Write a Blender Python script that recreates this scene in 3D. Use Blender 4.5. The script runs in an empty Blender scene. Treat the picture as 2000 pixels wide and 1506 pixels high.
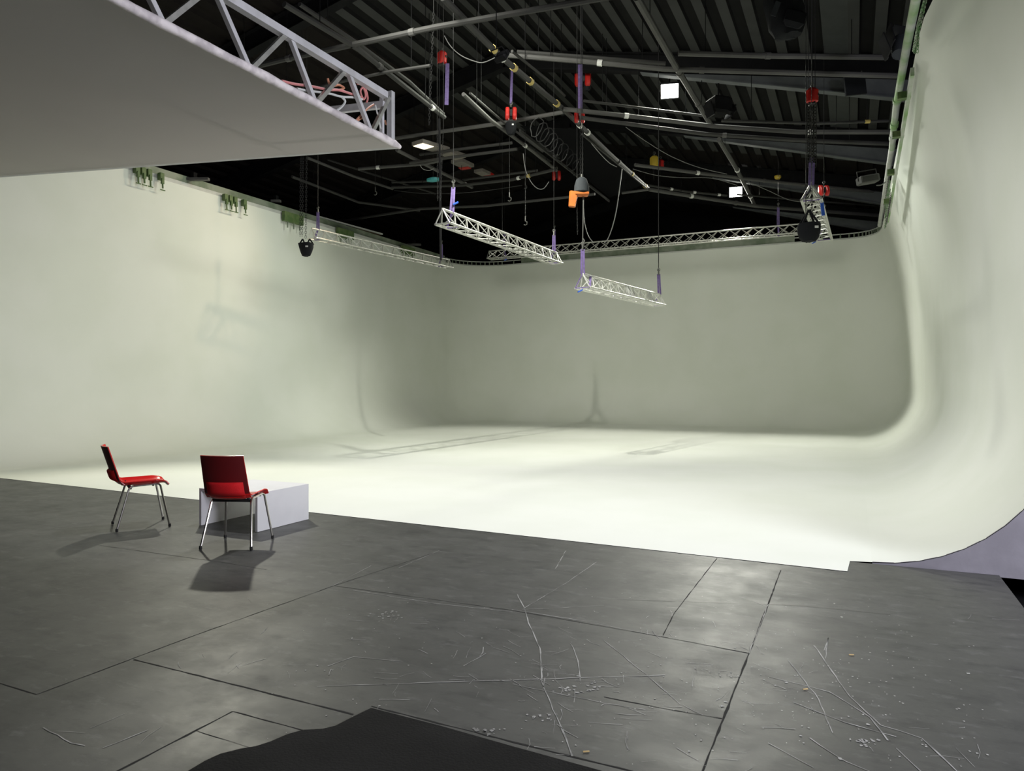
import bpy, math, random
from mathutils import Vector, Matrix
random.seed(7)
PI = math.pi
SC = bpy.context.scene
COL = SC.collection

# ------------------------------------------------------------------ camera frame and unprojection
F, CX, CY = 1400.0, 1000.0, 745.0        # focal length / principal column / horizon row, pixels of a 2000x1506 frame
H = 1.5
A = math.radians(25.4)
FW = Vector((-math.sin(A), math.cos(A), 0)); RT = Vector((math.cos(A), math.sin(A), 0))
CAM = Vector((0, 0, H))
def ray(u, v):
    return FW + RT*((u-CX)/F) + Vector((0, 0, 1))*((CY-v)/F)
def T(u, v, t): return CAM + ray(u, v)*t                      # at distance t
def Z(u, v, z): r = ray(u, v); return CAM + r*((z-H)/r.z)      # on the level z
def G(u, v, z=0.0): return Z(u, v, z)
def YP(u, v, y): r = ray(u, v); return CAM + r*(y/r.y)
def XP(u, v, x): r = ray(u, v); return CAM + r*(x/r.x)

# ------------------------------------------------------------------ materials
def mat(name, col, rough=0.5, metal=0.0, noise=None, bump=0.0, bscale=60, spec=0.5, emit=None, estr=0, trans=0, col2=None, nscale=4.0, coat=0):
    m = bpy.data.materials.new(name); m.use_nodes = True
    nt = m.node_tree; b = nt.nodes['Principled BSDF']
    c = tuple(col)+(1,)
    b.inputs['Base Color'].default_value = c
    b.inputs['Roughness'].default_value = rough; b.inputs['Metallic'].default_value = metal
    b.inputs['Specular IOR Level'].default_value = spec
    if coat: b.inputs['Coat Weight'].default_value = coat
    tc = nt.nodes.new('ShaderNodeTexCoord')
    n = nt.nodes.new('ShaderNodeTexNoise'); n.inputs['Scale'].default_value = nscale; n.inputs['Detail'].default_value = 6
    nt.links.new(tc.outputs['Object'], n.inputs['Vector'])
    r = nt.nodes.new('ShaderNodeMix'); r.data_type = 'RGBA'
    c2 = tuple(col2)+(1,) if col2 else tuple(x*0.86 for x in col)+(1,)
    r.inputs['A'].default_value = c; r.inputs['B'].default_value = c2
    mp = nt.nodes.new('ShaderNodeMapRange'); mp.inputs['From Min'].default_value = .42; mp.inputs['From Max'].default_value = .62
    nt.links.new(n.outputs['Fac'], mp.inputs['Value']); nt.links.new(mp.outputs['Result'], r.inputs['Factor'])
    nt.links.new(r.outputs['Result'], b.inputs['Base Color'])
    if bump:
        n2 = nt.nodes.new('ShaderNodeTexNoise'); n2.inputs['Scale'].default_value = bscale; n2.inputs['Detail'].default_value = 4
        nt.links.new(tc.outputs['Object'], n2.inputs['Vector'])
        bp = nt.nodes.new('ShaderNodeBump'); bp.inputs['Strength'].default_value = bump; bp.inputs['Distance'].default_value = .01
        nt.links.new(n2.outputs['Fac'], bp.inputs['Height']); nt.links.new(bp.outputs['Normal'], b.inputs['Normal'])
    if emit:
        b.inputs['Emission Color'].default_value = tuple(emit)+(1,); b.inputs['Emission Strength'].default_value = estr
    return m
M = {}
M['cyc'] = mat('white_cove_paint', (.77,.79,.73), .75, col2=(.74,.765,.695), nscale=.7, bump=.04, bscale=9, spec=.25)
M['cycfloor'] = mat('white_stage_paint', (.80,.81,.77), .6, col2=(.76,.775,.73), nscale=.9, spec=.3)
M['lilac'] = mat('grey_painted_board', (.34,.325,.365), .7, bump=.05)
M['seam'] = mat('dark_gap', (.006,.006,.006), .9)
M['scratch'] = mat('pale_scuff', (.36,.36,.355), .6, col2=(.15,.15,.148), nscale=9)
M['speck'] = mat('pale_paint_fleck', (.42,.42,.40), .8)
M['mat'] = mat('black_rubber', (.007,.007,.0075), .85, bump=.3, bscale=90, col2=(.011,.011,.0115), nscale=3, spec=.15)
M['alu'] = mat('brushed_aluminium', (.62,.62,.58), .38, .75, col2=(.5,.5,.47), nscale=14)
M['litalu'] = mat('lit_aluminium', (.85,.85,.80), .35, .4, col2=(.72,.72,.68), nscale=14)  # lit copy of the aluminium, its light put into a paler colour
M['paintalu'] = mat('painted_aluminium', (.55,.55,.57), .5, .15, col2=(.46,.46,.47), nscale=6)
M['tape'] = mat('torn_white_tape', (.74,.69,.69), .7, bump=.6, bscale=16, col2=(.50,.46,.47), nscale=11)
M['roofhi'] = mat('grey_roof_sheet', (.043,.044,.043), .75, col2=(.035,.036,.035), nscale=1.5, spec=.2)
M['roofshade'] = mat('shaded_roof_trough', (.010,.010,.0098), .85, spec=.1)  # rib shading put into the colour: crests paler, troughs darker
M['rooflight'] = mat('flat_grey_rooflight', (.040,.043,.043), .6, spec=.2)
M['roofdk'] = mat('unlit_brown_roof', (.012,.010,.009), .85, spec=.1)  # left slope and far bays: weaker light put into a darker roof colour
M['beam'] = mat('black_steel_beam', (.007,.007,.0075), .8, spec=.1, col2=(.009,.009,.0095))
M['beamgrey'] = mat('grey_steel_beam', (.10,.107,.11), .7, spec=.2)
M['pipe'] = mat('dark_pipe', (.034,.033,.031), .75, 0, col2=(.03,.03,.028), nscale=3)
M['pipelt'] = mat('grey_pipe', (.085,.083,.079), .75, 0, col2=(.075,.073,.07), nscale=3)
M['black'] = mat('black_drape', (.006,.006,.007), .95, spec=.05)
M['blackp'] = mat('black_plastic', (.014,.014,.016), .5)
M['blackf'] = mat('black_canvas', (.012,.013,.015), .85, bump=.4, bscale=70, spec=.2)
M['greyf'] = mat('grey_canvas', (.045,.05,.055), .85, bump=.3, bscale=60, spec=.2)
M['redp'] = mat('red_paint', (.55,.02,.015), .4, col2=(.42,.015,.012))
M['orange'] = mat('orange_cover', (.50,.13,.012), .6, col2=(.42,.10,.01))
M['yellow'] = mat('yellow_paint', (.60,.42,.04), .5)
M['teal'] = mat('teal_plastic', (.05,.32,.34), .5)
M['purple'] = mat('purple_webbing', (.15,.105,.27), .8, bump=.4, bscale=120, col2=(.11,.075,.20), nscale=20)
M['blue'] = mat('blue_webbing', (.02,.10,.55), .8)
M['steel'] = mat('steel_chain', (.14,.14,.13), .45, .7)
M['chaindk'] = mat('dark_chain', (.018,.018,.017), .6, .2)
M['chaingr'] = mat('green_stained_chain', (.10,.22,.08), .6, .2, col2=(.25,.28,.22), nscale=9)
M['green'] = mat('green_and_white_paint', (.50,.53,.47), .6, col2=(.22,.38,.14), nscale=1.3)
M['greensteel'] = mat('green_stained_steel', (.24,.27,.21), .6, .1, col2=(.13,.17,.11), nscale=2.2)
M['greendk'] = mat('dark_green_paint', (.07,.13,.035), .6, col2=(.12,.17,.06), nscale=8)
M['whitepipe'] = mat('white_painted_pipe', (.55,.56,.53), .55, col2=(.47,.48,.45), nscale=4)
M['red'] = mat('red_plastic', (.68,.012,.012), .22, spec=.5, col2=(.62,.010,.011), coat=.3)
M['shadered'] = mat('shaded_red_plastic', (.14,.004,.006), .5, col2=(.12,.004,.006))  # rear of the backrest: backlit shade put into a darker red
M['reflred'] = mat('reflecting_red', (.85,.010,.016), .8, bump=.2, bscale=150)  # reflected light of the backrest recess put into a brighter red
M['chrome'] = mat('chrome_tube', (.60,.58,.54), .22, .95)
M['rubber'] = mat('black_rubber_foot', (.01,.01,.01), .7)
M['box'] = mat('white_painted_board', (.74,.74,.76), .6, col2=(.70,.70,.72), nscale=3)
M['boxin'] = mat('unpainted_inner_board', (.40,.39,.34), .8)
M['pink'] = mat('pink_cable', (.62,.24,.23), .5)
M['copper'] = mat('copper_cable', (.5,.22,.13), .5)
M['whitecable'] = mat('white_cable', (.6,.62,.6), .5)
M['cable'] = mat('black_cable', (.012,.012,.012), .6)
M['greycable'] = mat('grey_cable', (.16,.16,.155), .6)
M['yelltape'] = mat('yellow_tape', (.55,.42,.12), .6)
M['whitetape'] = mat('white_tape', (.75,.75,.72), .6)
M['lampface'] = mat('lit_lamp_face', (1,1,1), .5, emit=(1,1,.93), estr=14)
M['tubelit'] = mat('lit_tube_cover', (1,1,1), .5, emit=(1,.80,.52), estr=1.6)
M['tubebody'] = mat('lamp_housing', (.20,.18,.16), .7)
M['wood'] = mat('pale_wood_chip', (.62,.45,.20), .8)
M['woodplank'] = mat('brown_plank', (.30,.20,.10), .8)

def fabric():
    m = bpy.data.materials.new('stretched_white_fabric'); m.use_nodes = True
    nt = m.node_tree; nt.nodes.clear()
    o = nt.nodes.new('ShaderNodeOutputMaterial'); mx = nt.nodes.new('ShaderNodeMixShader'); mx.inputs[0].default_value = .05
    d = nt.nodes.new('ShaderNodeBsdfDiffuse'); t = nt.nodes.new('ShaderNodeBsdfTranslucent')
    tc = nt.nodes.new('ShaderNodeTexCoord'); n = nt.nodes.new('ShaderNodeTexNoise'); n.inputs['Scale'].default_value = .8
    r = nt.nodes.new('ShaderNodeMix'); r.data_type = 'RGBA'; r.inputs['A'].default_value = (.58,.565,.55,1); r.inputs['B'].default_value = (.53,.515,.50,1)
    nt.links.new(tc.outputs['Object'], n.inputs['Vector']); nt.links.new(n.outputs['Fac'], r.inputs['Factor'])
    nt.links.new(r.outputs['Result'], d.inputs['Color']); t.inputs['Color'].default_value = (.75,.66,.58,1)
    nt.links.new(d.outputs[0], mx.inputs[1]); nt.links.new(t.outputs[0], mx.inputs[2]); nt.links.new(mx.outputs[0], o.inputs[0])
    return m
M['fabric'] = fabric()

def blackfloor():
    m = bpy.data.materials.new('black_painted_boards'); m.use_nodes = True
    nt = m.node_tree; b = nt.nodes['Principled BSDF']; L = nt.links.new
    tc = nt.nodes.new('ShaderNodeTexCoord')
    def noise(scale, det=6, sx=1, sy=1):
        mp = nt.nodes.new('ShaderNodeMapping'); mp.inputs['Scale'].default_value = (sx, sy, 1)
        L(tc.outputs['Object'], mp.inputs['Vector'])
        n = nt.nodes.new('ShaderNodeTexNoise'); n.inputs['Scale'].default_value = scale; n.inputs['Detail'].default_value = det
        n.inputs['Roughness'].default_value = .65
        L(mp.outputs[0], n.inputs['Vector']); return n.outputs['Fac']
    def ramp(src, a, c):
        r = nt.nodes.new('ShaderNodeMapRange'); r.inputs['From Min'].default_value = a; r.inputs['From Max'].default_value = c
        L(src, r.inputs['Value']); return r.outputs['Result']
    def mix(fac, a, c):
        r = nt.nodes.new('ShaderNodeMix'); r.data_type = 'RGBA'
        if isinstance(a, tuple): r.inputs['A'].default_value = a
        else: L(a, r.inputs['A'])
        r.inputs['B'].default_value = c
        L(fac, r.inputs['Factor']); return r.outputs['Result']
    c = mix(ramp(noise(.9), .35, .65), (.050,.051,.048,1), (.070,.071,.067,1))
    c = mix(ramp(noise(3.2, 8, 1, 2.2), .50, .72), c, (.030,.031,.031,1))
    c = mix(ramp(noise(6, 10, 1, 2), .56, .76), c, (.115,.115,.113,1))
    c = mix(ramp(noise(38, 4), .70, .80), c, (.12,.12,.115,1))
    L(c, b.inputs['Base Color'])
    r = nt.nodes.new('ShaderNodeMapRange'); r.inputs['From Min'].default_value=.3; r.inputs['From Max'].default_value=.7
    r.inputs['To Min'].default_value=.41; r.inputs['To Max'].default_value=.57
    L(noise(2.5, 8), r.inputs['Value']); L(r.outputs['Result'], b.inputs['Roughness'])
    b.inputs['Specular IOR Level'].default_value = .34
    bp = nt.nodes.new('ShaderNodeBump'); bp.inputs['Strength'].default_value = .09; bp.inputs['Distance'].default_value = .01
    L(noise(7, 8), bp.inputs['Height']); L(bp.outputs['Normal'], b.inputs['Normal'])
    return m
M['floor'] = blackfloor()

# ------------------------------------------------------------------ mesh helpers
class MB:
    def __init__(s): s.v=[]; s.f=[]; s.mi=[]; s.cur=0
    def add(s, vs, fs):
        o=len(s.v); s.v += [Vector(x) for x in vs]
        for f in fs: s.f.append([i+o for i in f]); s.mi.append(s.cur)
        return s
    def tube(s, pts, r, n=8, cap=True, closed=False):
        pts=[Vector(p) for p in pts]; rs = r if isinstance(r,(list,tuple)) else [r]*len(pts)
        vs=[]; fs=[]; prev=None; N=len(pts)
        for i,p in enumerate(pts):
            a=pts[i-1] if (i>0 or closed) else p
            b=pts[(i+1)%N] if (i<N-1 or closed) else p
            d=(b-a).normalized()
            if prev is None:
                x=d.orthogonal().normalized()
                if abs(d.z)<.95: x=d.cross(Vector((0,0,1))).normalized()
            else:
                x=(prev-d*prev.dot(d)).normalized()
            prev=x; y=d.cross(x)
            for k in range(n):
                an=2*PI*(k+.5)/n
                vs.append(p+(x*math.cos(an)+y*math.sin(an))*rs[i])
        for i in range(N if closed else N-1):
            j=(i+1)%N
            for k in range(n):
                fs.append([i*n+k, i*n+(k+1)%n, j*n+(k+1)%n, j*n+k])
        if cap and not closed:
            fs.append(list(range(n))[::-1]); fs.append([(N-1)*n+k for k in range(n)])
        return s.add(vs,fs)
    def box(s, c, size, R=None, bev=0):
        c=Vector(c); hx,hy,hz=[k/2 for k in size]
        R = R or Matrix.Identity(3)
        if bev:
            e=bev; vs=[]; 
            # chamfered box: three rings
            prof=[(-hz,-e),(-hz+e,0),(hz-e,0),(hz,-e)]
            for z,i in prof:
                for (x,y) in ((-1,-1),(1,-1),(1,1),(-1,1)):
                    vs.append(c+R@Vector((x*(hx+i), y*(hy+i), z)))
            fs=[[3,2,1,0],[12,13,14,15]]
            for q in range(3):
                for k in range(4): fs.append([q*4+k,q*4+(k+1)%4,(q+1)*4+(k+1)%4,(q+1)*4+k])
            return s.add(vs,fs)
        vs=[c+R@Vector((x*hx,y*hy,z*hz)) for x in(-1,1) for y in(-1,1) for z in(-1,1)]
        return s.add(vs,[[0,1,3,2],[4,6,7,5],[0,4,5,1],[2,3,7,6],[0,2,6,4],[1,5,7,3]])
    def bar(s, a, b, w, h, up=(0,0,1)):
        a=Vector(a); b=Vector(b); d=b-a; L=d.length; d.normalize()
        u=Vector(up); x=d.cross(u)
        x = d.orthogonal().normalized() if x.length<1e-4 else x.normalized()
        z=x.cross(d)
        R=Matrix((x,d,z)).transposed()
        return s.box((a+b)/2,(w,L,h),R)
    def prism(s, poly, z0, z1):
        n=len(poly); vs=[(p[0],p[1],z0) for p in poly]+[(p[0],p[1],z1) for p in poly]
        fs=[list(range(n))[::-1], list(range(n,2*n))]+[[k,(k+1)%n,n+(k+1)%n,n+k] for k in range(n)]
        return s.add(vs,fs)
    def lathe(s, prof, c=(0,0,0), n=14, R=None, sx=1, sy=1):
        R=R or Matrix.Identity(3); c=Vector(c); vs=[]; fs=[]
        for r,z in prof:
            for k in range(n):
                an=2*PI*k/n; vs.append(c+R@Vector((r*math.cos(an)*sx,r*math.sin(an)*sy,z)))
        for i in range(len(prof)-1):
            for k in range(n): fs.append([i*n+k,i*n+(k+1)%n,(i+1)*n+(k+1)%n,(i+1)*n+k])
        fs.append(list(range(n))[::-1]); fs.append([(len(prof)-1)*n+k for k in range(n)])
        return s.add(vs,fs)
    def chain(s, a, b, w=.018, step=.045):
        a=Vector(a); b=Vector(b); d=b-a; L=d.length; n=max(2,int(L/step)); d.normalize()
        x=d.orthogonal().normalized(); y=d.cross(x)
        for i in range(n):
            m=a+d*(L*(i+.5)/n); q=x if i%2 else y; r=y if i%2 else x; hl=L/n*.62; t=w*.28
            # a link: flat elongated ring
            ring=[m+d*hl*cy+q*w*cx for cx,cy in((-.6,-1),(.6,-1),(1,-.5),(1,.5),(.6,1),(-.6,1),(-1,.5),(-1,-.5))]
            s.tube(ring,t,4,closed=True)
        return s
    def obj(s, name, m, parent=None, smooth=False, origin=None):
        me=bpy.data.meshes.new(name)
        off = Vector(origin) if origin is not None else (Vector(parent['_o']) if parent is not None and '_o' in parent else Vector((0,0,0)))
        me.from_pydata([tuple(v-off) for v in s.v],[],s.f); me.update()
        ms = m if isinstance(m,(list,tuple)) else [m]
        for q in ms: me.materials.append(M[q])
        if len(ms)>1: me.polygons.foreach_set('material_index', s.mi)
        if smooth:
            me.polygons.foreach_set('use_smooth',[True]*len(me.polygons))
            me.set_sharp_from_angle(angle=math.radians(42))
        o=bpy.data.objects.new(name,me); COL.objects.link(o)
        if parent is not None: o.parent=parent
        elif origin is not None: o.location=off
        if parent is not None and '_o' in parent: o['_o']=tuple(parent['_o'])
        return o
def tag(o,label,cat,group=None,kind=None):
    if label: o['label']=label
    if cat: o['category']=cat
    if group: o['group']=group
    if kind: o['kind']=kind
    return o
def thing(name,label,cat,loc,group=None):
    o=bpy.data.objects.new(name,None); COL.objects.link(o); o.location=loc; o['_o']=tuple(loc)
    o.empty_display_size=.1
    return tag(o,label,cat,group)
def struct(o): o['kind']='structure'; return o
def plabel(o,l): o['label']=l; return o

# ------------------------------------------------------------------ the cove (cyclorama)
HH=4.6; ZR=H+HH
XR, XRT = 1.45, .80          # right wall: at the cove, at the rim
XL, Y0 = -14.2, 25.6
RC, RP = 1.3, 1.65           # cove radius, plan corner radius
e0=G(-260,905); e1=G(1655,1116)
YF=6.66
path=[]                       # (point, inward normal, leanweight, wall id)
def addp(p,n,w): path.append((Vector((p[0],p[1],0)),Vector((n[0],n[1],0)),w))
NS=16
yl0=e0.y-.3
for i in range(NS+1): addp((XL, yl0+(Y0-RP-yl0)*i/NS),(1,0),0)
iA=len(path)-1
for k in range(1,13):
    a=PI/2*k/12; addp((XL+RP-RP*math.cos(a), Y0-RP+RP*math.sin(a)),(math.cos(a),-math.sin(a)),0)
i1=len(path)-1
xr=XR
for i in range(1,NS+1): addp((XL+RP+(xr-RP-XL-RP)*i/NS, Y0),(0,-1),0)
i2=len(path)-1
for k in range(1,13):
    a=PI/2*k/12; addp((xr-RP+RP*math.sin(a), Y0-RP+RP*math.cos(a)),(-math.sin(a),-math.cos(a)),math.sin(a)**2)
for i in range(1,NS*2+1): addp((xr, Y0-RP-(Y0-RP-YF)*i/(NS*2)),(-1,0),1)
prof=[]
for k in range(15):
    a=PI/2*k/14; prof.append((RC-RC*math.sin(a), RC-RC*math.cos(a)))
for k in range(1,9): prof.append((0, RC+(ZR-RC)*k/8))
def yw(y):
    q=min(1,max(0,(y-YF)/4.2)); return q*q*(3-2*q)
def cycpt(i,j):
    p,n,w=path[i]; off,z=prof[j]
    lean=(0 if z<RC*.5 else (XR-XRT)*w*((z-RC*.5)/(ZR-RC*.5))**3.2)*yw(p.y)
    return p+n*(off)+Vector((-lean,0,z))
def wall(name,a,b,mname='cyc'):
    mb=MB(); n=len(prof); vs=[cycpt(i,j) for i in range(a,b+1) for j in range(n)]
    fs=[]
    for i in range(b-a):
        for j in range(n-1): fs.append([i*n+j,(i+1)*n+j,(i+1)*n+j+1,i*n+j+1])
    mb.add(vs,fs); o=mb.obj(name,mname,smooth=True)
    for p in o.data.polygons: p.use_smooth=True
    return struct(o)
q=i1+3; r=i2-3
wall('wall_left',0,q); wall('wall_back',q,r); wall('wall_right',r,len(path)-1)
# white stage floor: inner line of the cove, straight front edge, notch at the right
inner=[cycpt(i,0) for i in range(len(path))]
nx=e1.x
def edgeY(x): return e0.y+(e1.y-e0.y)*(x-e0.x)/(e1.x-e0.x)
poly=[(inner[0].x,edgeY(inner[0].x))]+[(p.x,p.y) for p in inner[1:]]
notch=G(1660,1096)
poly+=[(notch.x,notch.y),(nx,e1.y)]
mb=MB(); n=len(poly); mb.add([(p[0],p[1],0) for p in poly],[list(range(n))[::-1]]); 
# thin front edge of the white boards
struct(mb.obj('floor','cyc'))
# steel rim: fascia behind the top edge along the three walls
def rimline(a,b,off,z): return [path[i][0]+Vector((-(XR-XRT)*path[i][2]*yw(path[i][0].y),0,z))-path[i][1]*off for i in range(a,b+1)]
mb=MB(); mb.tube(rimline(i1,i2,.06,ZR+.17),.055,6)
def strip(mb,pts,z0,z1,th,nrm):
    vs=[]; fs=[]
    for p,nv in zip(pts,nrm):
        for (o,z) in((0,z0),(0,z1),(th,z1),(th,z0)): vs.append(p-nv*o+Vector((0,0,z)))
    m=len(pts)
    for i in range(m-1):
        for k in range(4): fs.append([i*4+k,i*4+(k+1)%4,(i+1)*4+(k+1)%4,(i+1)*4+k])
    fs.append([0,1,2,3]); fs.append([(m-1)*4+k for k in(3,2,1,0)])
    mb.add(vs,fs)
def rimstrip(name,a,b,off,z0,z1,th,m):
    mb=MB(); strip(mb,rimline(a,b,off,0),ZR+z0,ZR+z1,th,[path[i][1] for i in range(a,b+1)]); return struct(mb.obj(name,m))
rimstrip('trim_1',i1+1,i2-2,.05,.0,.30,.05,'greensteel')     # stained fascia behind the back wall
rimstrip('trim_2',i1-11,i2+12,.0,.0,.045,.05,'whitepipe')    # pale capping of the wall edge
rimstrip('trim_3',0,iA,.05,.10,.26,.05,'greensteel')         # rail on the left wall
rimstrip('trim_4',0,iA,-.0,.0,.085,.06,'whitepipe')
# open lattice of the rim in the corners: small uprights
def rimposts(label_where,a,b,cnt,grp):
    t=thing('edge_railing','curved open steel rim frame with small uprights along '+label_where,'frame',rimline(a,a,.02,ZR)[0])
    pts=rimline(a,b,.02,ZR)
    MB().tube([p+Vector((0,0,.18)) for p in pts],.018,6).obj('top_rail','whitepipe',t)
    MB().tube([p+Vector((0,0,.03)) for p in pts],.02,6).obj('bottom_rail','greensteel',t)
    for k in range(cnt):
        x=(len(pts)-1)*(k+.5)/cnt; i=int(x); p=pts[i].lerp(pts[i+1],x-i)
        MB().bar(p+Vector((0,0,.02)),p+Vector((0,0,.18)),.035,.03).obj('upright','greensteel',t)
rimposts('the far left wall corner',iA,i1+1,16,'')
rimposts('the far right wall corner',i2-2,i2+11,18,'')
# end board under the front of the right-hand cove
mb=MB(); pts=[]
for k in range(13):
    a=PI/2*k/12*1.0; pts.append((XR-RC+RC*math.sin(a), RC-RC*math.cos(a)))
poly=[(x,z) for x,z in pts][::-1]
full=[(XR-RC,-.02)]+[(XR+1.2,-.02),(XR+1.2,ZR),(XR,ZR)]+poly
nn=len(full)
vs=[(x,YF-.012,z) for x,z in full]+[(x,YF+.02,z) for x,z in full]
mb.add(vs,[list(range(nn))]+[[k+nn for k in range(nn)][::-1]]+[[k,k+nn,(k+1)%nn+nn,(k+1)%nn] for k in range(nn)])
struct(mb.obj('trim_5','lilac'))
# dark line where the cove meets the board
mb=MB(); mb.tube([(x,YF-.014,z+.002) for x,z in pts],.003,5); struct(mb.obj('trim_6','seam'))

# ------------------------------------------------------------------ black floor with seams, scuffs and flecks
fe=G(1957,1130); fx=fe.x
mb=MB()
ZB=-.004
# wide floor sheet
a=[(-26,-7),(fx,-7),(fx,YF-.02),(notch.x,notch.y),(nx,e1.y),(inner[0].x-2,edgeY(inner[0].x-2)),(-26,edgeY(-26))]
mb.add([(x,y,ZB) for x,y in a],[list(range(len(a)))])
mb.add([(fx,-7,ZB),(fx,YF,ZB),(fx,YF,-.2),(fx,-7,-.2)],[[0,1,2,3]])
def ribbon(pts,w,z,jit=0,taper=False):
    pts=[Vector((p.x,p.y,z)) for p in pts]
    P=[]
    for i in range(len(pts)-1):
        L=(pts[i+1]-pts[i]).length; n=max(1,int(L/.06)) if jit else 1
        for k in range(n): P.append(pts[i].lerp(pts[i+1],k/n))
    P.append(pts[-1])
    if jit: P=[p+Vector((random.uniform(-jit,jit),random.uniform(-jit,jit),0)) for p in P]
    vs=[];fs=[]
    for i,p in enumerate(P):
        d=(P[min(i+1,len(P)-1)]-P[max(i-1,0)]).normalized(); s=Vector((-d.y,d.x,0))
        ww=w*(random.uniform(.35,1.3) if jit else 1)/2
        vs+= [p-s*ww,p+s*ww]
    for i in range(len(P)-1): fs.append([2*i,2*i+1,2*i+3,2*i+2])
    mb.add(vs,fs)
mb.cur=1
zs=ZB+.0012
SE=[[(262,1287),(690,1394)],[(0,1333),(72,1355),(380,1240),(650,1144),(860,1075)],[(1525,1113),(1500,1180),(1463,1275),(1372,1506),(1330,1610)],
 [(650,1143),(1000,1191),(1290,1242),(1463,1275)],[(1318,1195),(1400,1090)],[(170,1540),(230,1504),(455,1388)],[(455,1388),(592,1425)],
 [(725,1378),(1000,1447),(1240,1506),(1300,1522)],[(190,1064),(430,1097),(520,1112)],[(1180,1360),(1300,1383),(1410,1402)],[(1295,1240),(1318,1195)],
 [(380,1425),(500,1462)],[(1200,1170),(1560,1182),(1740,1200)],[(200,1056),(300,1030),(420,1000)]]
for i,s in enumerate(SE): ribbon([G(*p) for p in s],(.010 if i in(0,2,5,7) else .006 if i<11 else .003),zs,.0015)
mb.cur=2
SCR=[[(620,1340),(900,1330),(1300,1318)],[(1010,1160),(1024,1185),(1032,1215),(1055,1265),(1058,1330),(1080,1385),(1100,1425),(1117,1475)],[(1115,1256),(1130,1290),(1133,1330)],
 [(1590,1260),(1660,1360),(1720,1415),(1800,1440),(1870,1506)],[(1500,1320),(1620,1350),(1700,1400),(1735,1445)],[(1540,1290),(1600,1365),(1625,1430)],
 [(1550,1370),(1650,1410),(1750,1438)],[(1165,1097),(1110,1135),(1020,1190)],[(650,1144),(725,1104)],[(780,1108),(860,1074)],[(690,1152),(850,1178),(1000,1194)],
 [(1000,1190),(1140,1212),(1290,1242)],[(1580,1440),(1650,1485),(1700,1506)],[(1000,1335),(1180,1372),(1260,1385)],[(860,1470),(950,1462)],[(740,1365),(800,1366)],
 [(1750,1460),(1800,1506)],[(1180,1250),(1260,1315),(1330,1375)],[(640,1300),(690,1282),(780,1290)],[(905,1300),(950,1275)],[(1020,1190),(1180,1182)],[(1500,1450),(1590,1498)],
 [(1085,1110),(1105,1075)],[(1463,1275),(1500,1180)],[(1610,1270),(1618,1245),(1612,1285)],[(85,1420),(140,1450),(165,1455)],[(200,1460),(290,1425)]]
for i,s in enumerate(SCR): ribbon([G(*p) for p in s],.007 if i in(3,4,1,0,6) else .005,zs+.0006,.003)
for k in range(190):                                      # small random scuffs
    if k<130: u=random.gauss(1150,260); v=random.gauss(1320,90)
    else: u=random.uniform(100,1950); v=random.uniform(1130,1500)
    if v<1125+.04*u or v>1560: continue
    p=G(u,v); an=random.choice((.3,1.9,2.6,random.uniform(0,PI))); L=random.uniform(.02,.16); d=Vector((math.cos(an),math.sin(an),0))
    ribbon([p,p+d*L*.5+Vector((random.uniform(-.01,.01),random.uniform(-.01,.01),0)),p+d*L],random.uniform(.0015,.004),zs+.0006,.0015)
def blob(p,r,z,asp=1):
    n=8; an0=random.uniform(0,6)
    mb.add([(p.x+math.cos(an0+2*PI*k/n)*r*random.uniform(.5,1.2),p.y+math.sin(an0+2*PI*k/n)*r*asp*random.uniform(.5,1.2),z) for k in range(n)],[list(range(n))])
for (u,v,r_) in((770,1205,.05),(745,1198,.03),(1690,1448,.05),(1110,1347,.045),(1155,1340,.05),(950,1425,.05),(1060,1398,.04)):
    for k in range(14):
        p=G(u+random.gauss(0,14),v+random.gauss(0,6)); blob(p,r_*random.uniform(.06,.26),zs+.0007)
mb.cur=3
for k in range(420):
    if k<230: u=random.gauss(1550,220); v=random.gauss(1330,90)
    else: u=random.uniform(500,1980); v=random.uniform(1100,1500)
    if v<1110+.03*u or v>1560 or v<930+.12*u or u>1930: continue
    blob(G(u,v),random.uniform(.0022,.006)*(2 if random.random()<.04 else 1),zs+.0012)
struct(mb.obj('floor',['floor','seam','scratch','speck']))
# lower floor beyond the edge of the boards at the right
mb=MB(); mb.box((fx+4,0,-.25),(8,14,.1)); struct(mb.obj('floor','black'))

# ------------------------------------------------------------------ building shell
RX=-8.1; ZRG=10.0; SL=.21
def roofz(x): return ZRG-SL*abs(x-RX)
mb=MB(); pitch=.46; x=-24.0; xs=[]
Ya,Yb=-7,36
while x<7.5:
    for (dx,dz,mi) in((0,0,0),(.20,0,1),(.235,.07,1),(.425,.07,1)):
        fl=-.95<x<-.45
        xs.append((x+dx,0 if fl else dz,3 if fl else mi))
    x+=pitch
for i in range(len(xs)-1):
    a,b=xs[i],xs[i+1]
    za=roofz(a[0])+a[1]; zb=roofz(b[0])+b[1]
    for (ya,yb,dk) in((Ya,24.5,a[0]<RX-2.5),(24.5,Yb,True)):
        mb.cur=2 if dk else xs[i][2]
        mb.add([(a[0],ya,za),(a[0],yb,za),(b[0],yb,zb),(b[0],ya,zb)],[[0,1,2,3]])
struct(mb.obj('ceiling',['roofhi','roofshade','roofdk','rooflight']))
def shell(name,c,s,m='black'):
    struct(MB().box(c,s).obj(name,m))
shell('wall_rear',(-8.5,35.9,5),(32,.2,11)); shell('wall_far_left',(-24.1,14.5,5),(.2,43,11)); shell('wall_far_right',(7.6,14.5,4.6),(.2,43,9.6)); shell('wall_front',(-8.5,-7.1,5),(32,.2,11))

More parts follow.
